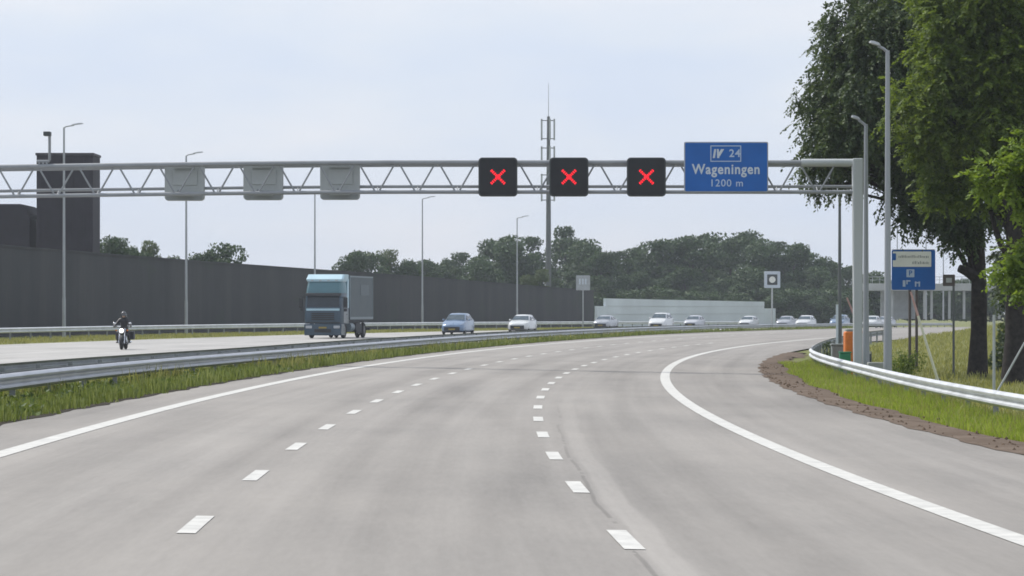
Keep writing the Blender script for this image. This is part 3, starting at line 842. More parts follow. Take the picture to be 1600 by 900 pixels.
# ------------------------------------------------------------------ antenna mast
def mast():
    Y = 470.0; x = at(857, Y)
    root = empty('antenna_mast', (x, Y, -1.1), 0, 'tall slim antenna mast rising out of the wood', 'antenna mast')
    h = zat(182, Y)+1.1
    MB().tube([(0, 0, 0), (0, 0, h*.6), (0, 0, h)], [.48, .36, .22], 10).build('pole', M['pole_dark'], root, smooth=True)
    MB().tube([(0, 0, h-.2), (0, 0, zat(130, Y)+1.1)], [.06, .03], 6).build('whip_aerial', M['pole_far'], root, smooth=True)
    for v0, v1 in ((183, 222), (226, 262), (268, 318)):
        z0, z1 = zat(v1, Y)+1.1, zat(v0, Y)+1.1
        for k, (dx, dy) in enumerate(((-1.0, 0), (.85, -.2), (.2, -.8))):
            if v0 == 268 and k == 2: continue
            MB().box((dx, dy, (z0+z1)/2), (.26, .2, (z1-z0)*.86)).build('panel_aerial', M['signal_back'], root, bevel=.03)
        m = MB()
        for zz in (z0+.5, z1-.5): m.box((-.1, -.05, zz), (1.9, .12, .12)).box((.1, -.4, zz+.02), (.1, .8, .1))
        m.build('mount', M['pole_dark'], root)
mast()

# ------------------------------------------------------------------ signs on posts
def post_sign_left():
    Y = 352.0; x = at(911, Y); zb = -.3
    root = empty('road_sign', (x, Y, zb), 0, 'grey square road sign at the end of the dark noise wall', 'road sign')
    z = zat(442, Y)-zb; w = 22*Y/FPX
    MB().prism(rrect(w, w*1.06, .08), Mt(0, -.04, z), .05).build('panel', M['steel'], root)
    m = MB()
    for dx in (-.36, -.02, .3): m.box((dx, -.10, z+.14), (.16, .02, .62))
    m.build('symbol', M['white_sign'], root)
    MB().tube([(0, 0.02, -.3), (0, 0.02, z+w/2-.1)], .07, 8).build('post', M['pole_far'], root, smooth=True)
post_sign_left()
def matrix_sign():
    Y = 296.0; x = at(1206.5, Y); zb = -.3
    root = empty('speed_sign', (x, Y, zb), 0, 'square white framed electronic sign on a post at the far bend', 'road sign')
    z = zat(437, Y)-zb; w = 25*Y/FPX
    MB().prism(rrect(w, w*1.04, .10), Mt(0, -.02, z), .12).build('frame', M['white_sign'], root, bevel=.02)
    MB().prism(rrect(w*.64, w*.66, .06), Mt(0, -.143, z), .012).build('screen', M['rim_grey'], root)
    MB().prism([(.30*math.cos(k*math.pi/8), .30*math.sin(k*math.pi/8)) for k in range(16)], Mt(0, -.158, z), .012).build('symbol', M['cream_sign'], root)
    MB().tube([(0, .05, -.3), (0, .05, z-.3)], .075, 8).build('post', M['lamp_head'], root, smooth=True)
matrix_sign()
def services_sign():
    Y = 122.0; x = at(1427, Y); zb = zr(x, Y); s = Y/FPX
    root = empty('services_sign', (x, Y, zb), 0, 'blue services sign with a cream panel and pictograms on posts', 'road sign')
    z0, z1 = zat(453, Y)-zb, zat(390.5, Y)-zb; w = 68*s; h = z1-z0; zc = (z0+z1)/2
    MB().prism(rrect(w, h, .06), Mt(0, -.03, zc), .05).build('panel', M['blue_sign'], root)
    pz = zat(405, Y)-zb; ph = 24*s; pw = 60*s
    MB().prism(rrect(pw, ph, .03), Mt(-.06, -.083, pz), .008).build('name_panel', M['cream_sign'], root)
    MB().box((0, -.06, z1+.012), (w, .06, .02)).build('top_rail', M['steel'], root)
    m = MB()   # two rows of small dark writing too blurred to read, and a badge
    rr = random.Random(3)
    def row(xa, xb, z, hgt):
        xx = xa
        while xx < xb:
            ww = rr.uniform(.028, .06); hh = hgt*rr.choice((.65, .65, .8, 1.0))
            m.box((xx+ww/2, -.095, z-hgt/2+hh/2), (ww*.42, .006, hh)); 
            if rr.random() < .7: m.box((xx+ww*.75, -.096, z-hgt/2+hgt*.3), (ww*.5, .006, hgt*.16))
            xx += ww+.016
    row(-.58, .36, pz+.105, .10); row(.40, .58, pz+.105, .12); row(-.05, .60, pz-.13, .11)
    m.build('lettering', M['letter_grey'], root)
    MB().prism(rrect(.14, .26, .02), Mt(-.74, -.092, pz+.09), .006).build('badge', M['blue_sign'], root)
    q = zat(427, Y)-zb
    pb = MB().prism(rrect(.30, .30, .02), Mt(-.12, -.083, q), .008).build('pictogram', M['letter_white'], root)
    text_mesh('parking_letter', 'P', .27, M['blue_sign'], Mt(-.12, -.094, q), pb, bold=.004)
    q = zat(443, Y)-zb
    m = MB().box((-.36, -.086, q), (.10, .01, .24)).box((-.25, -.086, q+.05), (.05, .01, .16)).box((-.20, -.087, q+.10), (.16, .01, .05)).build('pictogram', M['letter_white'], root)
    m = MB().box((.08, -.086, q-.02), (.05, .01, .2)).box((.22, -.086, q-.02), (.05, .01, .2)).box((.15, -.087, q+.03), (.2, .01, .05)).build('pictogram', M['letter_white'], root)
    for dx in (-.13, .13):
        MB().tube([(dx, .03, -.3), (dx, .03, z1-.1)], .055, 8).build('post', M['brown_sign'], root, smooth=True)
services_sign()
def small_brown_sign():
    Y = 111.0; x = at(1490, Y); zb = zr(x, Y)
    root = empty('marker_sign', (x, Y, zb), 0, 'small dark square sign on a thin post left of the trunk', 'road sign')
    z = zat(438, Y)-zb
    MB().prism(rrect(.42, .40, .03), Mt(-.17, -.04, z), .03).build('panel', M['brown_sign'], root)
    MB().box((-.17, -.075, z), (.2, .008, .16)).build('symbol', M['signal_back'], root)
    MB().tube([(0, 0, -.3), (0, 0, z+.2)], .04, 8).build('post', M['pole_dark'], root, smooth=True)
small_brown_sign()
def white_post():
    Y = 150; x = at(1308, Y); zb = zr(x, Y)
    root = empty('marker_post', (x, Y, zb), 0, 'white marker post beside the dark lamp post', 'post')
    h = zat(476, Y)-zb
    MB().box((0, 0, h/2-.1), (.11, .06, h+.2)).build('shaft', M['white_sign'], root, bevel=.015)
    MB().box((0, 0, h+.012), (.13, .08, .03)).build('cap', M['signal_back'], root)
white_post()

# ------------------------------------------------------------------ raised barrier booms, cabinets by the gantry leg
def boom(u0, v0, u1, v1, Y, label, red_from):
    x0, z0, x1, z1 = at(u0, Y), zat(v0, Y), at(u1, Y), zat(v1, Y)
    zb = zr(x0, Y)
    root = empty('barrier_boom', (x0, Y, zb), 0, label, 'barrier', 'raised barrier booms')
    a, b = Vector((0, 0, z0-zb)), Vector((x1-x0, .15, z1-zb)); e = a-(b-a)*.06
    m1 = a+(b-a)*red_from
    MB().tube([e, m1], [.045, .038], 6).build('arm', M['boom_white'], root, smooth=True)
    MB().tube([m1, b], [.0382, .03], 6).build('arm_tip', M['boom_red'], root, smooth=True)
    MB().box((0.03, .10, (z0-zb)/2-.05), (.16, .16, z0-zb+.05)).build('pedestal', M['pole_dark'], root, bevel=.02)
boom(1464, 590, 1424, 456, 92, 'long leaning barrier boom in front of the grass field, cream with a reddish tip', .72)
boom(1357, 548, 1324, 465, 105.5, 'leaning barrier boom beside the gantry leg and orange cabinet', .30)
def cabinets():
    Y = 106.2; x0, x1 = at(1319, Y), at(1356, Y); zb = zr(at(1340, Y), Y)
    root = empty('control_cabinet', ((x0+x1)/2, Y, zb), 0, 'orange roadside cabinet behind the gantry leg', 'cabinet')
    h = zat(518, Y)-zb; w = x1-x0
    MB().box((0, .3, h/2+.02), (w-.06, .6, h-.04)).build('housing', M['orange'], root, bevel=.05)
    MB().box((w/2+.005, .3, h/2+.02), (.07, .62, h)).build('side_cover', M['black'], root, bevel=.02)
    MB().box((-.05, -.012, h*.5), (w*.7, .03, h*.72)).build('door', M['orange'], root, bevel=.015)
    MB().box((-.1, .3, h+.03), (w*.55, .5, .10)).build('lid', M['grey_box'], root, bevel=.02)
    Y = 104.2; x = at(1321, Y); zb = zr(x, Y)
    root = empty('green_box', (x, Y, zb), 0, 'small green box beside the gantry foot', 'box')
    h = zat(552, Y)-zb
    MB().box((0, .15, h/2), (.36, .3, h)).build('body', M['green_box'], root, bevel=.03)
    MB().box((0, .15, h+.025), (.40, .34, .05)).build('lid', M['green_box'], root, bevel=.015)
    Y = 108.0; x = at(1312, Y); zb = zr(x, Y)
    root = empty('grey_cabinet', (x, Y, zb), 0, 'low grey cabinet left of the orange cabinet', 'cabinet')
    h = zat(540, Y)-zb
    MB().box((0, .2, h/2), (.52, .4, h)).build('body', M['grey_box'], root, bevel=.04)
    MB().box((0, .2, h+.03), (.58, .46, .06)).build('roof', M['grey_box'], root, bevel=.02)
    MB().box((.02, -.012, h*.5), (.36, .02, h*.7)).build('door', M['grey_box'], root, bevel=.01)
    Y = 105.0; x = at(1371, Y); zb = zr(x, Y)
    o = MB().box((0, 0, .05), (.66, .5, 1.05)).build('concrete_block', M['concrete'], None, bevel=.03)
    o.location = (x, Y, zb+.02); tag(o, 'pale concrete block right of the gantry foot', 'block')
    Y = 79.0; x = at(1553, Y); zb = zr(x, Y)
    o = MB().tube([(0, 0, -.2), (0, 0, zat(492, Y)-zb)], [.04, .035], 7).build('stake', M['signal_back'], None, smooth=True)
    o.location = (x, Y, zb); tag(o, 'upright pale stake between the two big trunks', 'stake')
    Y = 77.0; x = at(1545, Y); zb = zr(x, Y)
    o = MB().tube([(0, 0, 0), (at(1606, Y)-x, .2, zat(530, Y)-zb)], [.028, .022], 6).build('stake', M['signal_back'], None, smooth=True)
    o.location = (x, Y, zb); tag(o, 'thin stake leaning across the dark trunk at the picture edge', 'stake')
cabinets()

# ------------------------------------------------------------------ trees
def unit(v): return v/np.maximum(np.linalg.norm(v, axis=-1, keepdims=True), 1e-9)
def leaf_quads(C, D, Nn, Ln, Wd):
    """rhombus leaves: centre, direction, normal, length, width"""
    D = unit(D); B = unit(np.cross(D, Nn)); 
    L = Ln[:, None]; W = Wd[:, None]
    Nn = unit(np.cross(B, D))
    V = np.stack([C-D*L*.5, C+B*W*.5+Nn*W*.12, C+D*L*.5, C-B*W*.5+Nn*W*.12], 1).reshape(-1, 3)
    return V, np.arange(len(C)*4).reshape(-1, 4)
def crown_points(lobes, n, shell=.55, bump_=.25):
    lobes = np.array(lobes, dtype=float)
    wts = lobes[:, 3]**2; wts /= wts.sum()
    k = rng.choice(len(lobes), n, p=wts)
    d = unit(rng.normal(size=(n, 3)))
    # small clumps on each lobe give an uneven outline
    ph = rng.uniform(0, 6.28, (len(lobes), 3)); fr = rng.uniform(2.5, 5.0, (len(lobes), 3))
    b = np.sin(d[:, 0]*fr[k, 0]+ph[k, 0])*np.sin(d[:, 1]*fr[k, 1]+ph[k, 1])+np.sin(d[:, 2]*fr[k, 2]+ph[k, 2])
    r = lobes[k, 3]*(1+bump_*b*.6)*(shell+(1-shell)*rng.random(n)**.6)
    return lobes[k, :3]+d*r[:, None]*np.array([1, 1, .85]), d
def simple_crown(name, lobes, n, size, mat, parent):
    C, d = crown_points(lobes, n)
    D = unit(rng.normal(size=(n, 3))+np.array([0, 0, -.25])); Nn = unit(d+rng.normal(size=(n, 3))*.7+np.array([0, 0, .4]))
    Ln = size*rng.uniform(.6, 1.3, n); V, Q = leaf_quads(C, D, Nn, Ln, Ln*.62)
    return fast_mesh(name, V, Q, mat, parent)
def clumped(lobes, m, f=.42, reach=.68):
    out = []
    for x, y, z, r in lobes:
        out.append((x, y, z, r*.62))
        for i in range(m):
            d = Vector((random.gauss(0, 1), random.gauss(0, 1), random.gauss(0, .8))).normalized()*r*reach*random.uniform(.75, 1.15)
            out.append((x+d.x, y+d.y, z+d.z, r*f*random.uniform(.7, 1.25)))
    return out
def spray_crown(name, lobes, n, k, leaf, mat, parent, droop=.6, tw=.55):
    lobes = clumped(lobes, 7)
    """n twigs with k leaves each"""
    C, d = crown_points(lobes, n, .55, .25)
    D = unit(d*.8+rng.normal(size=(n, 3))*.45+np.array([0, 0, -droop]))
    L = tw*rng.uniform(.5, 1.3, n)
    t = (np.arange(k)+.5)/k
    side = np.where(np.arange(k) % 2 == 0, 1.0, -1.0)
    up = unit(np.array([0, 0, 1.0])+rng.normal(size=(n, 3))*.35)
    S = unit(np.cross(D, up))
    sag = np.array([0, 0, -1.0])
    P = C[:, None, :]+D[:, None, :]*(L[:, None, None]*t[None, :, None])+sag*(L[:, None, None]*(t**2)[None, :, None]*droop*.45)
    LD = D[:, None, :]*.55+S[:, None, :]*side[None, :, None]*.8+sag*droop*.45+rng.normal(size=(n, k, 3))*.30
    LD = unit(LD); P = P+LD*leaf*.45
    NN = np.repeat(up[:, None, :], k, 1)+rng.normal(size=(n, k, 3))*.35
    ln = leaf*rng.uniform(.6, 1.25, (n, k))
    V, Q = leaf_quads(P.reshape(-1, 3), LD.reshape(-1, 3), NN.reshape(-1, 3), ln.ravel(), ln.ravel()*.55)
    return fast_mesh(name, V, Q, mat, parent)
def limb_path(a, b, wob=.25, k=5):
    a, b = Vector(a), Vector(b); L = (b-a).length; pts = []
    for i in range(k+1):
        t = i/k; p = a.lerp(b, t); p.z += .18*L*math.sin(t*math.pi)*.5
        if 0 < i < k: p += Vector((random.uniform(-1, 1), random.uniform(-1, 1), random.uniform(-.5, .5)))*wob*L*.12
        pts.append(p)
    return pts

def big_tree(X, Y, lobes, label, leafmat, n, k, leaf, trunk_r, trunk_top, droop, lean=0.0, tw=.55, stub=None):
    zb = zr(X, Y)
    root = empty('broadleaf_tree', (X, Y, zb), 0, label, 'tree', 'big trees beside the exit')
    Lb = [(a-X, b-Y, c-zb, r) for a, b, c, r in lobes]
    m = MB()
    path, rad = [], []
    for i in range(13):
        t = i/12; path.append((lean*t*t+.06*math.sin(t*7), .05*math.cos(t*5), -.3+(trunk_top+.3)*t))
        rad.append(trunk_r*(1.0-.62*t)*(1+.22*math.exp(-t*16))*(1+.05*math.sin(i*2.3)))
    m.tube(path, rad, 14)
    for (a, b, c, r) in Lb:
        zz = max(2.4, min(trunk_top-.3, c*.62)); t = (zz+.3)/(trunk_top+.3)
        p0 = (lean*t*t+.06*math.sin(t*7), .05*math.cos(t*5), zz)
        pts = limb_path(p0, (a, b, c), .5, 6); r0 = trunk_r*(.42-.2*t)
        m.tube(pts, [r0*(1-.82*i/6) for i in range(7)], 7)
        for q in range(4):
            i = random.choice((3, 4, 5)); e = Vector((a, b, c))+Vector((random.gauss(0, 1), random.gauss(0, 1), random.gauss(0, .7))).normalized()*r*.8
            m.tube(limb_path(pts[i], e, .5, 3), [r0*.3, r0*.2, r0*.13, r0*.05], 5)
    if stub: m.tube(stub[0], stub[1], 8)
    m.build('trunk', M['bark'], root, smooth=True)
    spray_crown('crown', Lb, n, k, leaf, leafmat, root, droop, tw)
    return root
K1 = 112/85
T1 = (at(1527, 112), 112.0)
def P1(u, v, dy, r): Y = T1[1]+dy*K1*.8; return (at(u, Y), Y, zat(v-12, Y), r*K1*.94)
lob1 = [P1(1292, 215, -1, .95), P1(1285, 255, 0, .85), P1(1300, 150, .5, .95), P1(1335, 205, -1.5, 1.15), P1(1330, 265, 1, .95), P1(1310, 85, 1, .85), P1(1345, 95, 0, 1.25),
        P1(1370, 40, -.5, 1.3), P1(1375, 150, -1.5, 1.35), P1(1385, 235, -.5, 1.1), P1(1400, -20, 1, 1.6), P1(1420, 80, -1, 1.6), P1(1435, 180, 1, 1.5), P1(1440, 270, 0, 1.15),
        P1(1455, 325, -.5, .75), P1(1500, 330, .8, .75), P1(1490, 250, -1, 1.3), P1(1500, 120, 1, 1.9), P1(1480, -40, 0, 2.0), P1(1560, -100, 1, 2.2), P1(1570, 60, 2, 2.0), P1(1590, 200, 2, 1.8), P1(1640, 100, 0, 2.4),
        P1(1440, -130, 0, 1.8), P1(1660, -60, 0, 2.4), P1(1540, 270, 2.2, 1.4), P1(1410, 130, 3, 1.8), P1(1340, 150, 3, 1.3), P1(1500, 30, 4, 2.2), P1(1350, 250, 2.5, 1.0)]
lob1 += [P1(1472, 338, -.5, .6), P1(1500, 372, -.8, .55), P1(1450, 300, .4, .6), P1(1480, 312, -1, .8), P1(1530, 345, -1, .8), P1(1425, 272, -.6, .7), P1(1262, 270, -.3, .38), P1(1287, 300, .2, .30), P1(1300, 40, .4, .40), P1(1275, 175, 0, .40), P1(1290, 110, -.4, .40), P1(1420, 345, -.4, .42), P1(1405, 305, 0, .5), P1(1480, 352, 0, .42)]
big_tree(*T1, lob1, 'tall dark tree with drooping foliage and a stubbed trunk behind the guardrail', M['leaf_dark'], 15000, 16, .165, .325, 11.0, .85, .1, .62,
         stub=([(-.1, -.1, zat(432, 112)+.6), (-.45, -.25, zat(424, 112)+.62), (-.68, -.3, zat(421, 112)+.64)], [.22, .17, .14]))
K2 = 99.5/76
T2 = (at(1583, 99.5), 99.5)
def P2(u, v, dy, r): Y = T2[1]+dy*K2*.7; return (at(u, Y), Y, zat(v, Y), r*K2)
lob2 = [P2(1440, 150, -.5, .85), P2(1465, 60, 0, .95), P2(1455, 225, .5, .75), P2(1490, 190, -1, .95), P2(1510, 110, -1.2, 1.0), P2(1525, 20, -1, 1.1), P2(1540, 180, -1, .9), P2(1570, 90, -1.5, 1.1),
        P2(1600, 150, -.8, 1.0), P2(1600, 10, -1, 1.4), P2(1660, 90, 0, 1.6), P2(1560, 255, 0, .85), P2(1500, 290, .5, .7), P2(1640, 220, 0, 1.3), P2(1560, -80, 0, 1.7), P2(1680, -60, 0, 2.0), P2(1470, -30, .8, 1.0), P2(1600, 300, .5, .8), P2(1520, -60, 1, 1.3)]
big_tree(*T2, lob2, 'olive green tree with a broad dark trunk at the right picture edge', M['leaf_olive'], 10500, 16, .155, .36, 10.0, .45, .2, .55)
T3 = (at(1690, 66), 66.0)
def P3(u, v, dy, r): Y = T3[1]+dy; return (at(u, Y), Y, zat(v, Y), r)
lob3 = [P3(1568, 262, 0, .42), P3(1590, 290, -.3, .42), P3(1545, 285, .1, .26), P3(1605, 245, 0, .5), P3(1640, 280, 0, .6), P3(1575, 420, 0, .36), P3(1600, 440, -.2, .42), P3(1590, 405, .2, .38), P3(1640, 400, 0, .6), P3(1690, 300, 0, .9), P3(1690, 150, 0, .9), P3(1560, 440, .2, .2), P3(1530, 270, 0, .16)]
big_tree(*T3, lob3, 'young tree with bright yellow green leaves reaching in from the right', M['leaf_bright'], 1100, 14, .13, .13, 5.5, .35, 0, .36)

T4 = (at(1665, 124), 124.0)
def P4(u, v, dy, r): Y = T4[1]+dy; return (at(u, Y), Y, zat(v, Y), r)
lob4 = [P4(1585, 330, 0, 1.1), P4(1605, 390, .5, 1.2), P4(1588, 440, 0, .8), P4(1610, 470, -.5, 1.1), P4(1640, 300, 0, 1.6), P4(1660, 400, -1, 1.7), P4(1610, 270, 1, 1.5), P4(1690, 330, 0, 2), P4(1600, 520, 0, .8), P4(1650, 500, 0, 1.2), P4(1570, 300, 1, .8)]
big_tree(*T4, lob4, 'dark low branched tree filling the gap behind the broad trunk', M['leaf_dark'], 3800, 16, .20, .28, 6.0, .6, 0, .6)
def shrub(u, v0, v1, Y, r, label, mat, n=900, name='shrub'):
    x = at(u, Y); zb = zr(x, Y) if u > 1250 else -.1+dip(Y)
    root = empty(name, (x, Y, zb), 0, label, 'shrub')
    h = zat(v0, Y)-zb
    lob = [(random.uniform(-.5, .5)*r, random.uniform(-.5, .5)*r, h*(.25+.5*random.random()), r*random.uniform(.4, .62)) for _ in range(8)] + [(0, 0, h-r*.45, r*.45)]
    m = MB()
    for a, b, c, q in lob[:6]: m.tube(limb_path((0, 0, -.1), (a, b, c), .4, 3), [.03, .024, .016, .006], 5)
    m.build('stem', M['bark'], root)
    simple_crown('foliage', lob, n, max(.07, .13*r), mat, root)
shrub(1417, 548, 580, 100, .62, 'low green shrub in the grass below the services sign', M['leaf_olive'], 1500)
shrub(1293, 530, 545, 117, .42, 'small dark shrub at the start of the right guardrail', M['leaf_dark'], 900)
shrub(1306, 545, 560, 110, .40, 'grey green shrub beside the small green box', M['leaf_far'], 900)
shrub(1604, 500, 600, 120, 1.5, 'tall dark undergrowth behind the broad trunk at the right edge', M['leaf_dark'], 6000)
shrub(1648, 490, 600, 117, 1.8, 'dark undergrowth cut off by the right picture edge', M['leaf_dark'], 6000)

# far trees: a few crowns, copied
def far_proto(seed, h, w, mat, n=3800, low=.22):
    random.seed(seed)
    root = empty('broadleaf_tree', (0, 0, 0))
    lob = []
    for i in range(26):
        t = random.random(); a = random.uniform(0, 6.283)
        zz = h*(low+.05+(.92-low-.05)*t); prof = math.sin(math.pi*min(1, (.14+.80*t)))**.6
        rr = w*.5*prof*random.uniform(.25, .95)
        lob.append((rr*math.cos(a), rr*math.sin(a), zz, w*random.uniform(.13, .22)))
    lob.append((random.uniform(-.1, .1)*w, 0, h*.93, w*.13))
    m = MB(); m.tube([(0, 0, -.5), (0.05, 0, h*.3), (.1, .05, h*.75)], [w*.045, w*.035, w*.012], 8)
    for a, b, c, r in lob[:12]: m.tube(limb_path((0.05, 0, max(h*.2, c*.5)), (a, b, c), .4, 4), [w*.016, w*.012, w*.009, w*.006, w*.002], 5)
    m.build('trunk', M['bark_far'], root)
    simple_crown('crown', lob, int(n*1.9), .055*w, mat, root)
    return root
protos = [far_proto(11, 14, 9.5, M['leaf_far']), far_proto(12, 15, 8.5, M['leaf_far']), far_proto(13, 13, 10.5, M['leaf_far']), far_proto(14, 14, 9, M['leaf_far_light']), far_proto(15, 12, 8.0, M['leaf_far'], 3000), far_proto(16, 9, 9.5, M['leaf_far'], 3800, -.10)]
PH = [14.6, 15.6, 13.6, 14.6, 12.6, 9.4]
used = set()
def plant(k, u, vtop, Y, label, group, wscale=1.0):
    x = at(u, Y); zb = -.1+dip(Y) if u < 1360 else zfield(Y)+dip(Y)
    h = zat(vtop, Y)-zb
    r = protos[k] if k not in used else copy_tree(protos[k]); used.add(k)
    s = h/PH[k]; r.location = (x, Y, zb); r.scale = (s*wscale, s*wscale, s); r.rotation_euler = (0, 0, random.uniform(0, 6.28))
    tag(r, label, 'tree', group); return r
random.seed(5)
GW = 'trees of the dark wood across the far bend'
LW = 'dark broadleaf tree within the dense wood behind the noise walls'
# skyline of the wood, front row
sky = [(672, 404, 470, 0), (700, 400, 480, 4), (722, 388, 470, 1), (752, 398, 455, 2), (772, 372, 480, 0), (800, 366, 470, 2), (828, 362, 490, 1), (893, 368, 500, 0), (918, 372, 480, 2), (945, 388, 470, 4), (965, 386, 490, 1), (985, 402, 480, 2),
       (1002, 384, 490, 0), (1028, 372, 480, 2), (1055, 368, 495, 1), (1083, 366, 480, 0), (1112, 362, 500, 2), (1142, 364, 485, 1), (1166, 358, 500, 0), (1192, 372, 480, 2), (1218, 370, 495, 1), (1240, 378, 480, 0), (1262, 390, 490, 2), (1285, 398, 480, 4), (1303, 404, 500, 1), (1322, 414, 485, 0), (1345, 428, 490, 2)]
for u, v, Y, k in sky: plant(k, u, v, Y+12, LW, GW, 1.0)
# inner rows fill the wood down to the ground
for u in range(660, 1350, 34):
    plant(random.choice((0, 1, 2, 4)), u+random.uniform(-8, 8), 425+random.uniform(-14, 14)+(12 if u > 1290 else 0), 482+random.uniform(-4, 10), LW, GW, 1.25)
for u in range(930, 1400, 30):
    plant(5, u+random.uniform(-8, 8), 452+random.uniform(-8, 8), 474+random.uniform(-3, 4), LW, GW, 1.35)
plant(1, 882, 345, 515, 'tall slender crown beside the antenna mast, topping the wood', None, .8)
plant(3, 845, 419, 405, 'light green tree just above the dark wall behind the white hatchback', None, .85)
plant(3, 820, 428, 405, 'smaller light green tree left of the white lamp post', None, .85)
GL = 'trees peeping over the noise wall beside the tower'
plant(0, 176, 367, 330, 'grey green tree directly right of the brick tower', None, .9)
plant(4, 205, 380, 335, 'low tree crown between brick tower and lamp post', None, .9)
plant(3, 238, 374, 340, 'feathery tree just left of the second lamp post', None, .7)
plant(4, 268, 396, 335, 'lowest tree top over the noise wall', None, 1.0)
plant(4, 318, 392, 345, 'small tree top just right of the second lamp post', None, 1.0)
plant(2, 350, 378, 345, 'rounded tree alone over the middle of the noise wall', None, .85)
plant(0, 552, 390, 430, 'dark tree rising above the truck box', None, .9)
plant(2, 580, 392, 435, 'rounded tree behind the rear end of the truck', None, .9)
plant(3, 608, 388, 440, 'grey green tree right of the truck, over the wall', None, .9)
plant(4, 638, 402, 440, 'low tree left of the lamp post over the wall', None, 1.0)
GR = 'distant trees beyond the viaduct'
for u, v in ((1366, 424), (1380, 432), (1396, 438), (1412, 442), (1428, 444), (1444, 443), (1460, 443), (1476, 442), (1492, 438), (1508, 436), (1524, 432), (1552, 428), (1590, 424)):
    plant(5, u, v, 490+random.uniform(-20, -5), 'distant tree behind the concrete viaduct', GR, 1.2)

# ------------------------------------------------------------------ vehicles (front towards -y)
def wheel(parent, x, y, r, w, name='wheel'):
    t = MB().torus((x, y, r), (1, 0, 0), r-w*.38, w*.42, 22, 8).build(name, M['tyre'], parent, smooth=True)
    m = MB().cyl((x, y, r), (1, 0, 0), r*.66, w*.6, 18)
    for k in range(5):
        a = k*2*math.pi/5; sx = w*.32*(1 if x > 0 else -1)
        m.box((x+sx, y+math.cos(a)*r*.33, r+math.sin(a)*r*.33), (.02, .07, .07))
    m.build('rim', M['rim'], t, smooth=True)
    return t
CARN = [0]
def make_car(kind, paint, label):
    """body is lofted from cross sections along its length"""
    L, W, H = {'hatch': (4.2, 1.78, 1.48), 'sedan': (4.6, 1.82, 1.44), 'suv': (4.6, 1.86, 1.70), 'mpv': (4.4, 1.80, 1.60)}[kind]
    root = empty('car', (0, 0, 0), 0, label, 'car', 'cars coming round the far bend')
    hw = W/2; cowl = {'hatch': .98, 'sedan': 1.0, 'suv': 1.12, 'mpv': 1.05}[kind]
    # lower body sections: y, half width, z bottom, z belt
    secs = [(0, hw*.74, .36, .62), (.06, hw*.84, .28, .70), (.22, hw*.93, .24, .78), (.6, hw*.98, .22, cowl-.12), (1.15, hw, .22, cowl-.02), (1.9, hw, .22, cowl+.02), (L*.62, hw, .22, cowl+.03), (L-.7, hw*.98, .24, cowl+.04), (L-.2, hw*.93, .3, cowl+.0), (L-.03, hw*.84, .36, cowl-.12), (L, hw*.76, .42, .8)]
    rings = []
    for y, w, zb, zt in secs:
        ms = zb+(zt-zb)*.62
        rings.append([(-w*.9, y, zb), (-w, y, zb+.1), (-w*1.0, y, ms), (-w*.93, y, zt-.02), (-w*.6, y, zt+.03), (0, y, zt+.05), (w*.6, y, zt+.03), (w*.93, y, zt-.02), (w*1.0, y, ms), (w, y, zb+.1), (w*.9, y, zb)])
    body = MB().loft(rings)
    # greenhouse
    yb0, yt0 = 1.15, 1.95
    yt1, yb1 = (L-.75, L-.12) if kind in ('hatch', 'suv', 'mpv') else (L-1.45, L-.65)
    wb, wt = hw*.90, hw*.70
    gh = [(yb0, wb*.98, cowl, cowl+.02), (yt0-.02, wt, cowl, H-.05), (yt0+.45, wt*1.02, cowl, H), (yt1-.3, wt*1.0, cowl, H-.02), (yt1, wt*.96, cowl, H-.07), (yb1, wb*.9, cowl, cowl+.06)]
    rings = []
    for y, w, zb, zt in gh:
        rings.append([(-wb, y, zb-.05), (-w, y, zt-.05), (-w*.86, y, zt), (0, y, zt+.02), (w*.86, y, zt), (w, y, zt-.05), (wb, y, zb-.05)])
    body.loft(rings)
    body.build('body', paint, root, smooth=True)
    # glass
    e = .018
    gy = lambda z: 1.15+(z-cowl-.02)*.78/(H-.07-cowl)-.05
    za, zc = cowl+.07, H-.10
    MB().hexa([(-wb*.90, gy(za), za), (wb*.90, gy(za), za), (wb*.88, gy(za)+.06, za), (-wb*.88, gy(za)+.06, za),
               (-wt*.94, gy(zc), zc), (wt*.94, gy(zc), zc), (wt*.90, gy(zc)+.06, zc), (-wt*.90, gy(zc)+.06, zc)]).build('windscreen', M['glass_blue'], root)
    for sx in (-1, 1):
        a, b = sx*(wb+.012), sx*(wt+.02)
        m = MB()
        for (ya, yc, yd, ye) in ((yb0+.5, L*.5-.03, L*.5-.03, yt0+.12), (L*.5+.03, yb1-.45, yt1-.12, L*.5+.03)):
            m.hexa([(a, ya, cowl+.05), (a, yc, cowl+.05), (a-sx*.04, yc, cowl+.05), (a-sx*.04, ya, cowl+.05), (b, ye, H-.13), (b, yd, H-.13), (b-sx*.04, yd, H-.13), (b-sx*.04, ye, H-.13)])
        m.build('side_window', M['glass'], root)
        MB().sphere((sx*(hw+.09), yb0+.45, cowl+.06), (.10, .06, .07), 10, 6).build('mirror', paint, root, smooth=True)
        MB().hexa([(sx*hw*.50, .06, .60), (sx*hw*.86, .18, .62), (sx*hw*.86, .30, .62), (sx*hw*.50, .2, .60), (sx*hw*.50, .08, .74), (sx*hw*.88, .24, .80), (sx*hw*.88, .36, .80), (sx*hw*.50, .2, .74)]).build('headlight', M['lamp_lens'], root)
        for yy in (.82, L-.80): wheel(root, sx*(hw-.10), yy, .32, .22)
    MB().box((0, .01, .43), (W*.66, .11, .30)).build('grille', M['trim'], root, bevel=.02)
    MB().box((0, -.058, .40), (.5, .02, .11)).build('number_plate', M['plate'], root)
    MB().box((0, L/2, .2), (W*.86, L*.92, .1)).build('underbody', M['trim'], root)
    return root
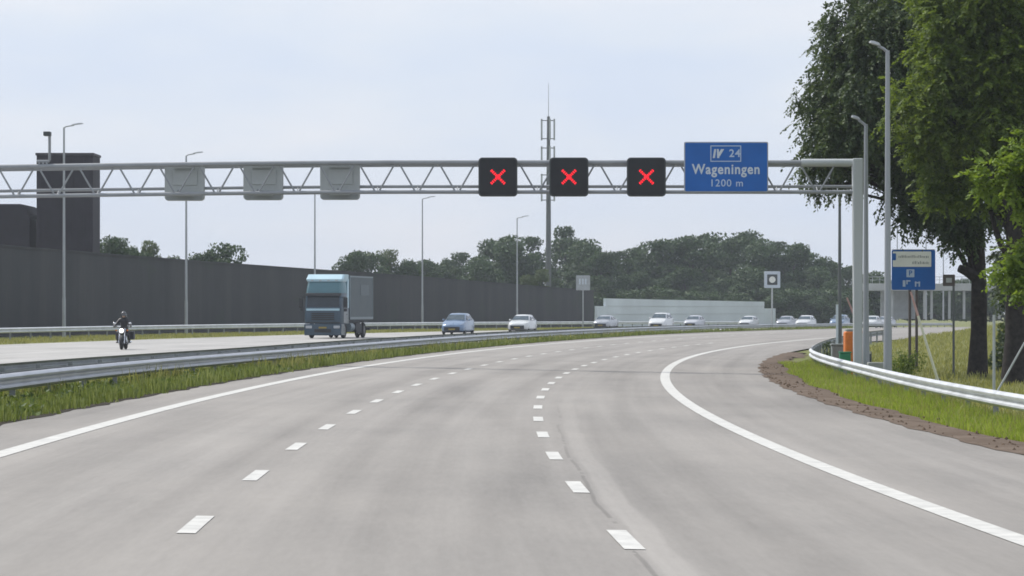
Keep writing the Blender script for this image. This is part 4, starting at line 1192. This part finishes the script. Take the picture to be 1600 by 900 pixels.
PA = {'pale_blue': simple('paint_pale_blue', (.13, .20, .31), .3, .1, .05, 2, coat=.6), 'white': simple('paint_white', (.55, .57, .58), .35, 0, .03, 2, coat=.6),
      'silver': simple('paint_silver', (.34, .36, .39), .3, .4, .04, 2, coat=.6), 'dark': simple('paint_dark_blue', (.06, .08, .13), .3, 0, .05, 2, coat=.6), 'grey': simple('paint_light_grey', (.42, .44, .48), .35, .1, .04, 2, coat=.6)}
def put_vehicle(o, u, Y, z, extra=0.0):
    o.location = (at(u, Y), Y, z+dip(Y)); o.rotation_euler = (0, 0, -math.atan(slope(Ledge, Y))+extra)
c_mpv = make_car('mpv', PA['pale_blue'], 'pale blue car with a dark front right of the truck'); put_vehicle(c_mpv, 706, 240, ZOPP)
c_hatch = make_car('hatch', PA['white'], 'white hatchback below the lamp post, second behind the truck'); put_vehicle(c_hatch, 808, 268, ZOPP)
c_sil = make_car('sedan', PA['silver'], 'silver car at the left end of the pale noise wall'); put_vehicle(c_sil, 938, 338, ZOPP)
c_suv = make_car('suv', PA['white'], 'tall white car in front of the pale noise wall'); put_vehicle(c_suv, 1025, 331, ZOPP)
c_grey = make_car('hatch', PA['grey'], 'light grey car right of the tall white one'); put_vehicle(c_grey, 1078, 372, ZOPP)
for src, u, Y, lab in ((c_hatch, 1163, 398, 'small white car before the right half of the pale wall'), (c_sil, 1222, 386, 'silver car at the right end of the pale noise wall'), (c_hatch, 1253, 366, 'white car before the dark wood right of the pale wall'),
                       (c_mpv, 1306, 388, 'pale car just left of the white marker post'), (c_hatch, 1357, 398, 'white car seen right of the gantry leg'), (c_sil, 1378, 408, 'pale car partly behind the nearest lamp post')):
    o = copy_tree(src); tag(o, lab, 'car', 'cars coming round the far bend'); put_vehicle(o, u, Y, ZOPP)

def make_truck():
    root = empty('truck', (0, 0, 0), 0, 'blue box truck with teal high roof on the far carriageway', 'truck')
    w = 1.24
    # cab: lofted over height
    rings = []
    for z, y0, y1, ww in ((.95, .02, 2.1, w), (1.35, 0, 2.1, w), (1.85, .02, 2.1, w), (2.0, .05, 2.1, w*.995), (2.75, .22, 2.1, w*.97), (2.92, .26, 2.1, w*.96)):
        rings.append([(-ww+.12, y0, z), (ww-.12, y0, z), (ww, y0+.18, z), (ww, y1, z), (-ww, y1, z), (-ww, y0+.18, z)])
    cab = MB().loft(rings).build('cab', M['truck_blue'], root, smooth=True)
    rings = []
    for z, y0, y1, ww in ((2.93, .24, 2.1, w*.97), (3.2, .30, 2.1, w*.96), (3.66, .52, 2.1, w*.93)):
        rings.append([(-ww+.16, y0, z), (ww-.16, y0, z), (ww, y0+.25, z), (ww, y1, z), (-ww, y1, z), (-ww, y0+.25, z)])
    MB().loft(rings).build('high_roof', M['truck_teal'], root, smooth=True)
    rings = []
    for z, y0, y1, ww in ((3.67, .45, 2.1, w*.95), (3.82, .42, 2.1, w*1.0), (4.14, .95, 2.15, w*.98)):
        rings.append([(-ww+.1, y0, z), (ww-.1, y0, z), (ww, y0+.2, z), (ww, y1, z), (-ww, y1, z), (-ww, y0+.2, z)])
    MB().loft(rings).build('roof_fairing', M['truck_pale'], root, smooth=True)
    MB().hexa([(-1.08, -.02+.07, 2.03), (1.08, .05, 2.03), (1.08, .10, 2.03), (-1.08, .10, 2.03), (-1.04, .185, 2.72), (1.04, .185, 2.72), (1.04, .25, 2.72), (-1.04, .25, 2.72)]).build('windscreen', M['glass'], root)
    MB().hexa([(-1.16, .0, 2.74), (1.16, .0, 2.74), (1.16, .24, 2.78), (-1.16, .24, 2.78), (-1.16, .06, 2.90), (1.16, .06, 2.90), (1.16, .27, 2.93), (-1.16, .27, 2.93)]).build('sun_visor', M['trim'], root)
    MB().box((0, .0, 1.86), (2.2, .05, .14)).build('front_band', M['truck_pale'], root, bevel=.02)
    for dx in (-.45, .35): MB().tube([(dx, .03, 2.02), (dx+.5, .10, 2.22)], .014, 5).build('wiper', M['trim'], root)
    for dx in (-.8, -.27, .27, .8): MB().box((dx, .44, 3.745), (.16, .05, .06)).build('marker_lamp', M['lamp_lens'], root)
    MB().box((0, -.022, 1.02), (2.3, .04, .05)).build('panel_seam', M['trim'], root)
    m = MB()
    for k in range(4): m.box((0, -.015, 1.22+k*.13), (1.5, .05, .075))
    m.build('grille', M['trim'], root)
    MB().hexa([(-1.22, -.06, .20), (1.22, -.06, .20), (1.24, .9, .20), (-1.24, .9, .20), (-1.23, -.04, .93), (1.23, -.04, .93), (1.24, .9, .93), (-1.24, .9, .93)]).build('bumper', M['truck_blue'], root, bevel=.04)
    MB().box((0, -.068, .50), (1.1, .02, .22)).build('lower_grille', M['trim'], root)
    MB().box((0, -.078, .70), (.52, .02, .11)).build('number_plate', M['plate'], root)
    for s in (-1, 1):
        MB().box((s*.92, -.05, .74), (.42, .06, .18)).build('headlight', M['lamp_lens'], root, bevel=.03)
        mi = MB().box((s*1.47, .10, 2.30), (.26, .14, .66)).box((s*1.46, .12, 1.84), (.22, .12, .20)).build('mirror', M['trim'], root, bevel=.03)
        MB().tube([(s*1.2, .35, 2.66), (s*1.46, .14, 2.66)], .025, 6).build('mirror_arm', M['trim'], mi)
        d = MB().box((s*(w+.005), 1.05, 1.72), (.03, 1.1, 1.45)).build('door', M['truck_blue'], root, bevel=.02)
        MB().hexa([(s*(w+.012), .55, 2.02), (s*(w+.012), 1.5, 2.02), (s*(w+.03), 1.5, 2.02), (s*(w+.03), .55, 2.02), (s*(w-.02), .68, 2.68), (s*(w-.02), 1.5, 2.68), (s*(w+.0), 1.5, 2.68), (s*(w+.0), .68, 2.68)]).build('side_window', M['glass'], d)
        MB().box((s*(w+.03), 1.42, 1.55), (.03, .16, .05)).build('handle', M['trim'], d)
        MB().box((s*(w-.03), 1.98, 2.9), (.05, .5, 1.9)).build('side_fairing', M['truck_pale'], root, bevel=.02)
        wheel(root, s*1.05, 1.35, .50, .32)
        wheel(root, s*1.08, 7.2, .50, .32)
        wheel(root, s*.72, 7.2, .50, .30)
        MB().box((s*1.12, 7.2, 1.06), (.34, 1.2, .05)).build('mudguard', M['chassis'], root)
    MB().cyl((1.0, 3.2, .72), (0, 1, 0), .30, 1.1, 14).build('fuel_tank', M['truck_edge'], root, smooth=True)
    MB().box((1.02, 4.6, .74), (.5, .9, .5)).build('battery_box', M['chassis'], root, bevel=.03)
    MB().box((-.95, 3.6, .72), (.5, 1.4, .5)).build('side_locker', M['chassis'], root, bevel=.03)
    MB().box((-.4, 5.2, .88), (.12, 8.2, .26)).box((.4, 5.2, .88), (.12, 8.2, .26)).box((0, 7.2, .5), (1.5, .25, .25)).box((0, 1.35, .5), (1.6, .25, .25)).build('chassis', M['chassis'], root)
    b = MB().box((0, 5.9, 2.62), (2.54, 7.2, 2.86)).build('cargo_box', M['truck_box'], root, bevel=.03)
    m = MB()
    for s in (-1, 1):
        m.box((s*1.27, 5.9, 4.02), (.05, 7.24, .10)).box((s*1.275, 5.9, 1.30), (.04, 7.22, .16))
        for yy in (2.32, 9.48): m.box((s*1.262, yy, 2.66), (.06, .08, 2.6))
    m.build('edge_rails', M['truck_edge'], b)
    MB().box((1.279, 6.9, 3.15), (.012, 2.6, .7)).build('side_panel', M['truck_panel'], b)
    for s in (-1, 1): MB().box((s*1.16, 5.55, .62), (.05, 1.7, .62)).build('side_guard', M['chassis'], root, bevel=.02)
    MB().box((0, 9.3, .55), (2.2, .1, .14)).build('rear_bar', M['chassis'], root)
    return root
tr = make_truck()
tr.location = (at(504.5, 206), 206, ZOPP+.0); tr.rotation_euler = (0, 0, -math.atan(slope(Ledge, 206)))

# ------------------------------------------------------------------ motorcycle and rider
def make_bike():
    root = empty('motorcycle', (0, 0, 0), 0, 'motorcycle with its headlight lit on the far carriageway', 'motorcycle')
    for yy, nm in ((0, 'wheel'), (1.45, 'wheel')):
        t = MB().torus((0, yy, .31), (1, 0, 0), .245, .07, 26, 10).build(nm, M['tyre'], root, smooth=True)
        m = MB().torus((0, yy, .31), (1, 0, 0), .185, .02, 22, 6).cyl((0, yy, .31), (1, 0, 0), .05, .12, 12)
        for k in range(6):
            a = k*math.pi/3; m.tube([(0, yy, .31), (0, yy+.18*math.cos(a), .31+.18*math.sin(a))], .012, 5)
        m.build('rim', M['rim'], t, smooth=True)
    for s in (-1, 1):
        MB().tube([(s*.12, -.02, .30), (s*.12, .22, .98)], [.034, .026], 10).build('fork', M['chrome'], root, smooth=True)
    rings = []
    for a in np.linspace(-.9, 1.2, 8):
        rings.append([(x, -.33*math.sin(a)*1.0, .31+.35*math.cos(a)+dz) for x, dz in ((-.085, -.03), (-.05, .02), (.05, .02), (.085, -.03))])
    MB().loft(rings, close=False).build('front_mudguard', M['trim'], root, smooth=True)
    MB().sphere((0, .05, .88), (.115, .10, .115), 16, 10).build('headlight_bowl', M['trim'], root, smooth=True)
    MB().cyl((0, -.048, .88), (0, 1, 0), .098, .03, 20).build('headlight', M['headlight_on'], root, smooth=True)
    MB().tube([(-.40, .36, 1.04), (-.26, .26, 1.07), (0, .22, 1.0), (.26, .26, 1.07), (.40, .36, 1.04)], .016, 8).build('handlebar', M['trim'], root, smooth=True)
    for s in (-1, 1):
        mi = MB().sphere((s*.36, .24, 1.22), (.075, .025, .05), 12, 8).build('mirror', M['chrome'], root, smooth=True)
        MB().tube([(s*.27, .27, 1.07), (s*.36, .25, 1.2)], .009, 6).build('mirror_stalk', M['trim'], mi)
        MB().cyl((s*.26, .08, .90), (0, 1, 0), .035, .06, 10).build('indicator', M['orange'], root, smooth=True)
        MB().tube([(s*.14, .5, .62), (s*.19, .42, .38), (s*.21, .7, .27), (s*.22, 1.75, .36)], [.028, .03, .036, .046], 10).build('exhaust', M['chrome'], root, smooth=True)
        MB().box((s*.33, 1.32, .66), (.20, .52, .40)).build('pannier', M['trim'], root, bevel=.05)
        MB().cyl((s*.27, .66, .32), (1, 0, 0), .02, .16, 8).build('footrest', M['trim'], root)
    m = MB().box((0, .68, .45), (.30, .46, .36))
    for s in (-1, 1):
        m.cyl((s*.14, .56, .66), (s*.35, -.3, 1), .085, .26, 12)
    m.build('engine', M['engine'], root, bevel=.03)
    rings = []
    for y, ww, z0, z1 in ((.28, .05, .88, .98), (.36, .13, .82, 1.02), (.55, .16, .80, 1.03), (.75, .13, .80, .96), (.86, .09, .79, .88)):
        rings.append([(ww*math.cos(a), y, (z0+z1)/2+(z1-z0)/2*math.sin(a)) for a in np.linspace(0, 2*math.pi, 13)[:-1]])
    MB().loft(rings).build('fuel_tank', M['engine'], root, smooth=True)
    rings = []
    for y, ww, z0, z1 in ((.82, .10, .76, .84), (.95, .15, .74, .82), (1.25, .16, .76, .85), (1.6, .13, .82, .92), (1.72, .07, .86, .91)):
        rings.append([(ww*math.cos(a), y, (z0+z1)/2+(z1-z0)/2*math.sin(a)) for a in np.linspace(0, 2*math.pi, 13)[:-1]])
    MB().loft(rings).build('seat', M['rider'], root, smooth=True)
    MB().tube([(0, .26, .92), (0, .55, .68), (0, .95, .42), (0, 1.2, .72), (0, 1.65, .86)], .035, 8).build('frame', M['trim'], root, smooth=True)
    MB().tube([(.09, 1.45, .31), (.09, .95, .42)], .03, 8).tube([(-.09, 1.45, .31), (-.09, .95, .42)], .03, 8).build('swingarm', M['trim'], root, smooth=True)
    return root
BY = 148.0; bx = at(190, BY)
bk = make_bike(); bk.location = (bx, BY, ZOPP); bk.rotation_euler = (0, 0, -math.atan(slope(Ledge, BY))+.10)
def make_rider():
    V = [(0, .95, .88),   # 0 pelvis
         (0, .92, 1.06), (0, .86, 1.26), (0, .80, 1.40), (0, .76, 1.49),              # spine, chest, neck base, neck
         (.19, .80, 1.38), (.33, .66, 1.20), (.37, .42, 1.09), (.385, .33, 1.07),      # right arm: shoulder elbow wrist hand
         (-.19, .80, 1.38), (-.33, .66, 1.20), (-.37, .42, 1.09), (-.385, .33, 1.07),
         (.12, .90, .86), (.25, .52, .80), (.27, .68, .42), (.27, .66, .37), (.27, .50, .345),   # hip knee ankle heel toe
         (-.12, .90, .86), (-.25, .52, .80), (-.27, .68, .42), (-.27, .66, .37), (-.27, .50, .345)]
    E = [(0,1),(1,2),(2,3),(3,4),(3,5),(5,6),(6,7),(7,8),(3,9),(9,10),(10,11),(11,12),(0,13),(13,14),(14,15),(15,16),(16,17),(0,18),(18,19),(19,20),(20,21),(21,22)]
    Rr = [.17,.165,.19,.13,.065, .085,.062,.045,.042, .085,.062,.045,.042, .11,.082,.058,.055,.042, .11,.082,.058,.055,.042]
    # gloved fingers wrapped round each grip
    for s, hnd in ((1, 8), (-1, 12)):
        hx, hy, hz = V[hnd]
        for f in range(4):
            b = len(V); fx = hx - s*(.036-.024*f)
            V += [(fx, hy-.030, hz+.012), (fx, hy-.058, hz-.010), (fx, hy-.050, hz-.036)]
            E += [(hnd, b), (b, b+1), (b+1, b+2)]; Rr += [.013, .0125, .010]
        b = len(V); V += [(hx-s*.05, hy+.01, hz-.02), (hx-s*.06, hy-.03, hz-.03)]; E += [(hnd, b), (b, b+1)]; Rr += [.014, .011]
    me = bpy.data.meshes.new('person'); me.from_pydata(V, E, []); me.update()
    o = bpy.data.objects.new('person', me); col.objects.link(o)
    sk = o.modifiers.new('skin', 'SKIN'); sk.use_smooth_shade = True
    for i, r in enumerate(Rr): me.skin_vertices[0].data[i].radius = (r, r)
    me.skin_vertices[0].data[0].use_root = True
    sb = o.modifiers.new('smooth', 'SUBSURF'); sb.levels = 1; sb.render_levels = 2
    me.materials.append(M['rider'])
    dg = bpy.context.evaluated_depsgraph_get(); m2 = bpy.data.meshes.new_from_object(o.evaluated_get(dg))
    o.modifiers.clear(); o.data = m2; m2.name = 'person'
    m2.materials.clear(); m2.materials.append(M['rider'])
    m2.polygons.foreach_set('use_smooth', [True]*len(m2.polygons))
    tag(o, 'rider in black leathers and dark helmet sitting on the motorcycle', 'person')
    hz = 1.61
    hd = MB().sphere((0, .73, hz-.01), (.085, .10, .115), 16, 12)
    hd.loft([[(-.014, .625, hz+.01), (.014, .625, hz+.01), (.014, .65, hz+.01), (-.014, .65, hz+.01)], [(-.02, .605, hz-.035), (.02, .605, hz-.035), (.02, .65, hz-.035), (-.02, .65, hz-.035)]])
    hd.build('face', M['skin_face'], o, smooth=True)
    rings = []
    for j in range(9):
        ph = -.35 + (math.pi/2+.35)*j/8; cp = max(math.cos(ph), .02)
        rings.append([(.135*cp*math.cos(a), .745+.16*cp*math.sin(a), hz+.02+.145*math.sin(ph)) for a in np.linspace(0, 2*math.pi, 21)[:-1]])
    # open-face front: shell sits above the brow, cheek guards at the sides
    he = MB().loft(rings[3:]).sphere((.115, .74, hz-.03), (.03, .11, .10), 10, 8).sphere((-.115, .74, hz-.03), (.03, .11, .10), 10, 8).sphere((0, .83, hz-.02), (.115, .07, .12), 12, 8).build('helmet', M['helmet'], o, smooth=True)
    rings = []
    for zz, rr in ((hz+.055, .146), (hz+.01, .150), (hz-.04, .148)):
        rings.append([(rr*.93*math.cos(a), .745+rr*1.05*math.sin(a), zz) for a in np.linspace(R(205), R(335), 12)])
    MB().loft(rings, close=False).build('visor', M['visor'], he, smooth=True)
    return o
rd = make_rider(); rd.location = bk.location; rd.rotation_euler = bk.rotation_euler

# ------------------------------------------------------------------ air
hz_m = bpy.data.materials.new('haze_air'); hz_m.use_nodes = True; nt = hz_m.node_tree
nt.nodes.remove(nt.nodes['Principled BSDF'])
pv = nt.nodes.new('ShaderNodeVolumePrincipled'); pv.inputs['Density'].default_value = .00023; pv.inputs['Color'].default_value = (.80, .86, .95, 1); pv.inputs['Anisotropy'].default_value = .2
nt.links.new(pv.outputs[0], nt.nodes['Material Output'].inputs['Volume'])
hb = MB().box((0, 1250, 22.0), (4600, 2800, 50.0)).build('haze', hz_m); hb['kind'] = 'stuff'

# ------------------------------------------------------------------ light
SUN_EL, SUN_AZ = R(55), R(306)     # azimuth clockwise from +Y: ahead of the camera, to the left
w = bpy.data.worlds.new('World'); sc.world = w; w.use_nodes = True; nt = w.node_tree
bg = nt.nodes['Background']
sky = N(nt, 'ShaderNodeTexSky', sky_type='NISHITA'); sky.sun_disc = False; sky.sun_elevation = SUN_EL; sky.sun_rotation = SUN_AZ; sky.air_density = 1.0; sky.dust_density = 2.5
tc = N(nt, 'ShaderNodeTexCoord').outputs['Generated']
cl = noise(nt, mapping(nt, tc, (6, 6, 22)), 1.0, 4, .5)
veil = ramp(nt, cl, [(.38, (.70, .785, .945)), (.5, (.765, .83, .945)), (.64, (.86, .885, .955))])
sc_ = N(nt, 'ShaderNodeVectorMath', operation='SCALE'); nt.links.new(veil, sc_.inputs[0]); sc_.inputs['Scale'].default_value = 8.9
nt.links.new(mixc(nt, .86, sky.outputs[0], sc_.outputs[0]), bg.inputs['Color'])
bg.inputs['Strength'].default_value = .10
ld = bpy.data.lights.new('sun', 'SUN'); ld.energy = 3.4; ld.angle = R(4); ld.color = (1, .955, .88)
lo = bpy.data.objects.new('sun', ld); col.objects.link(lo)
dv = Vector((math.sin(SUN_AZ)*math.cos(SUN_EL), math.cos(SUN_AZ)*math.cos(SUN_EL), math.sin(SUN_EL)))
lo.rotation_euler = dv.to_track_quat('Z', 'Y').to_euler(); lo.location = (0, 0, 60)

sc.view_settings.view_transform = 'Standard'; sc.view_settings.look = 'None'; sc.view_settings.exposure = 0.25; sc.view_settings.gamma = 1
sc.render.engine = 'CYCLES'
sc.cycles.use_denoising = True
sc.cycles.max_bounces = 6; sc.cycles.diffuse_bounces = 3; sc.cycles.glossy_bounces = 3; sc.cycles.transmission_bounces = 4; sc.cycles.volume_bounces = 0
sc.cycles.filter_width = 1.7
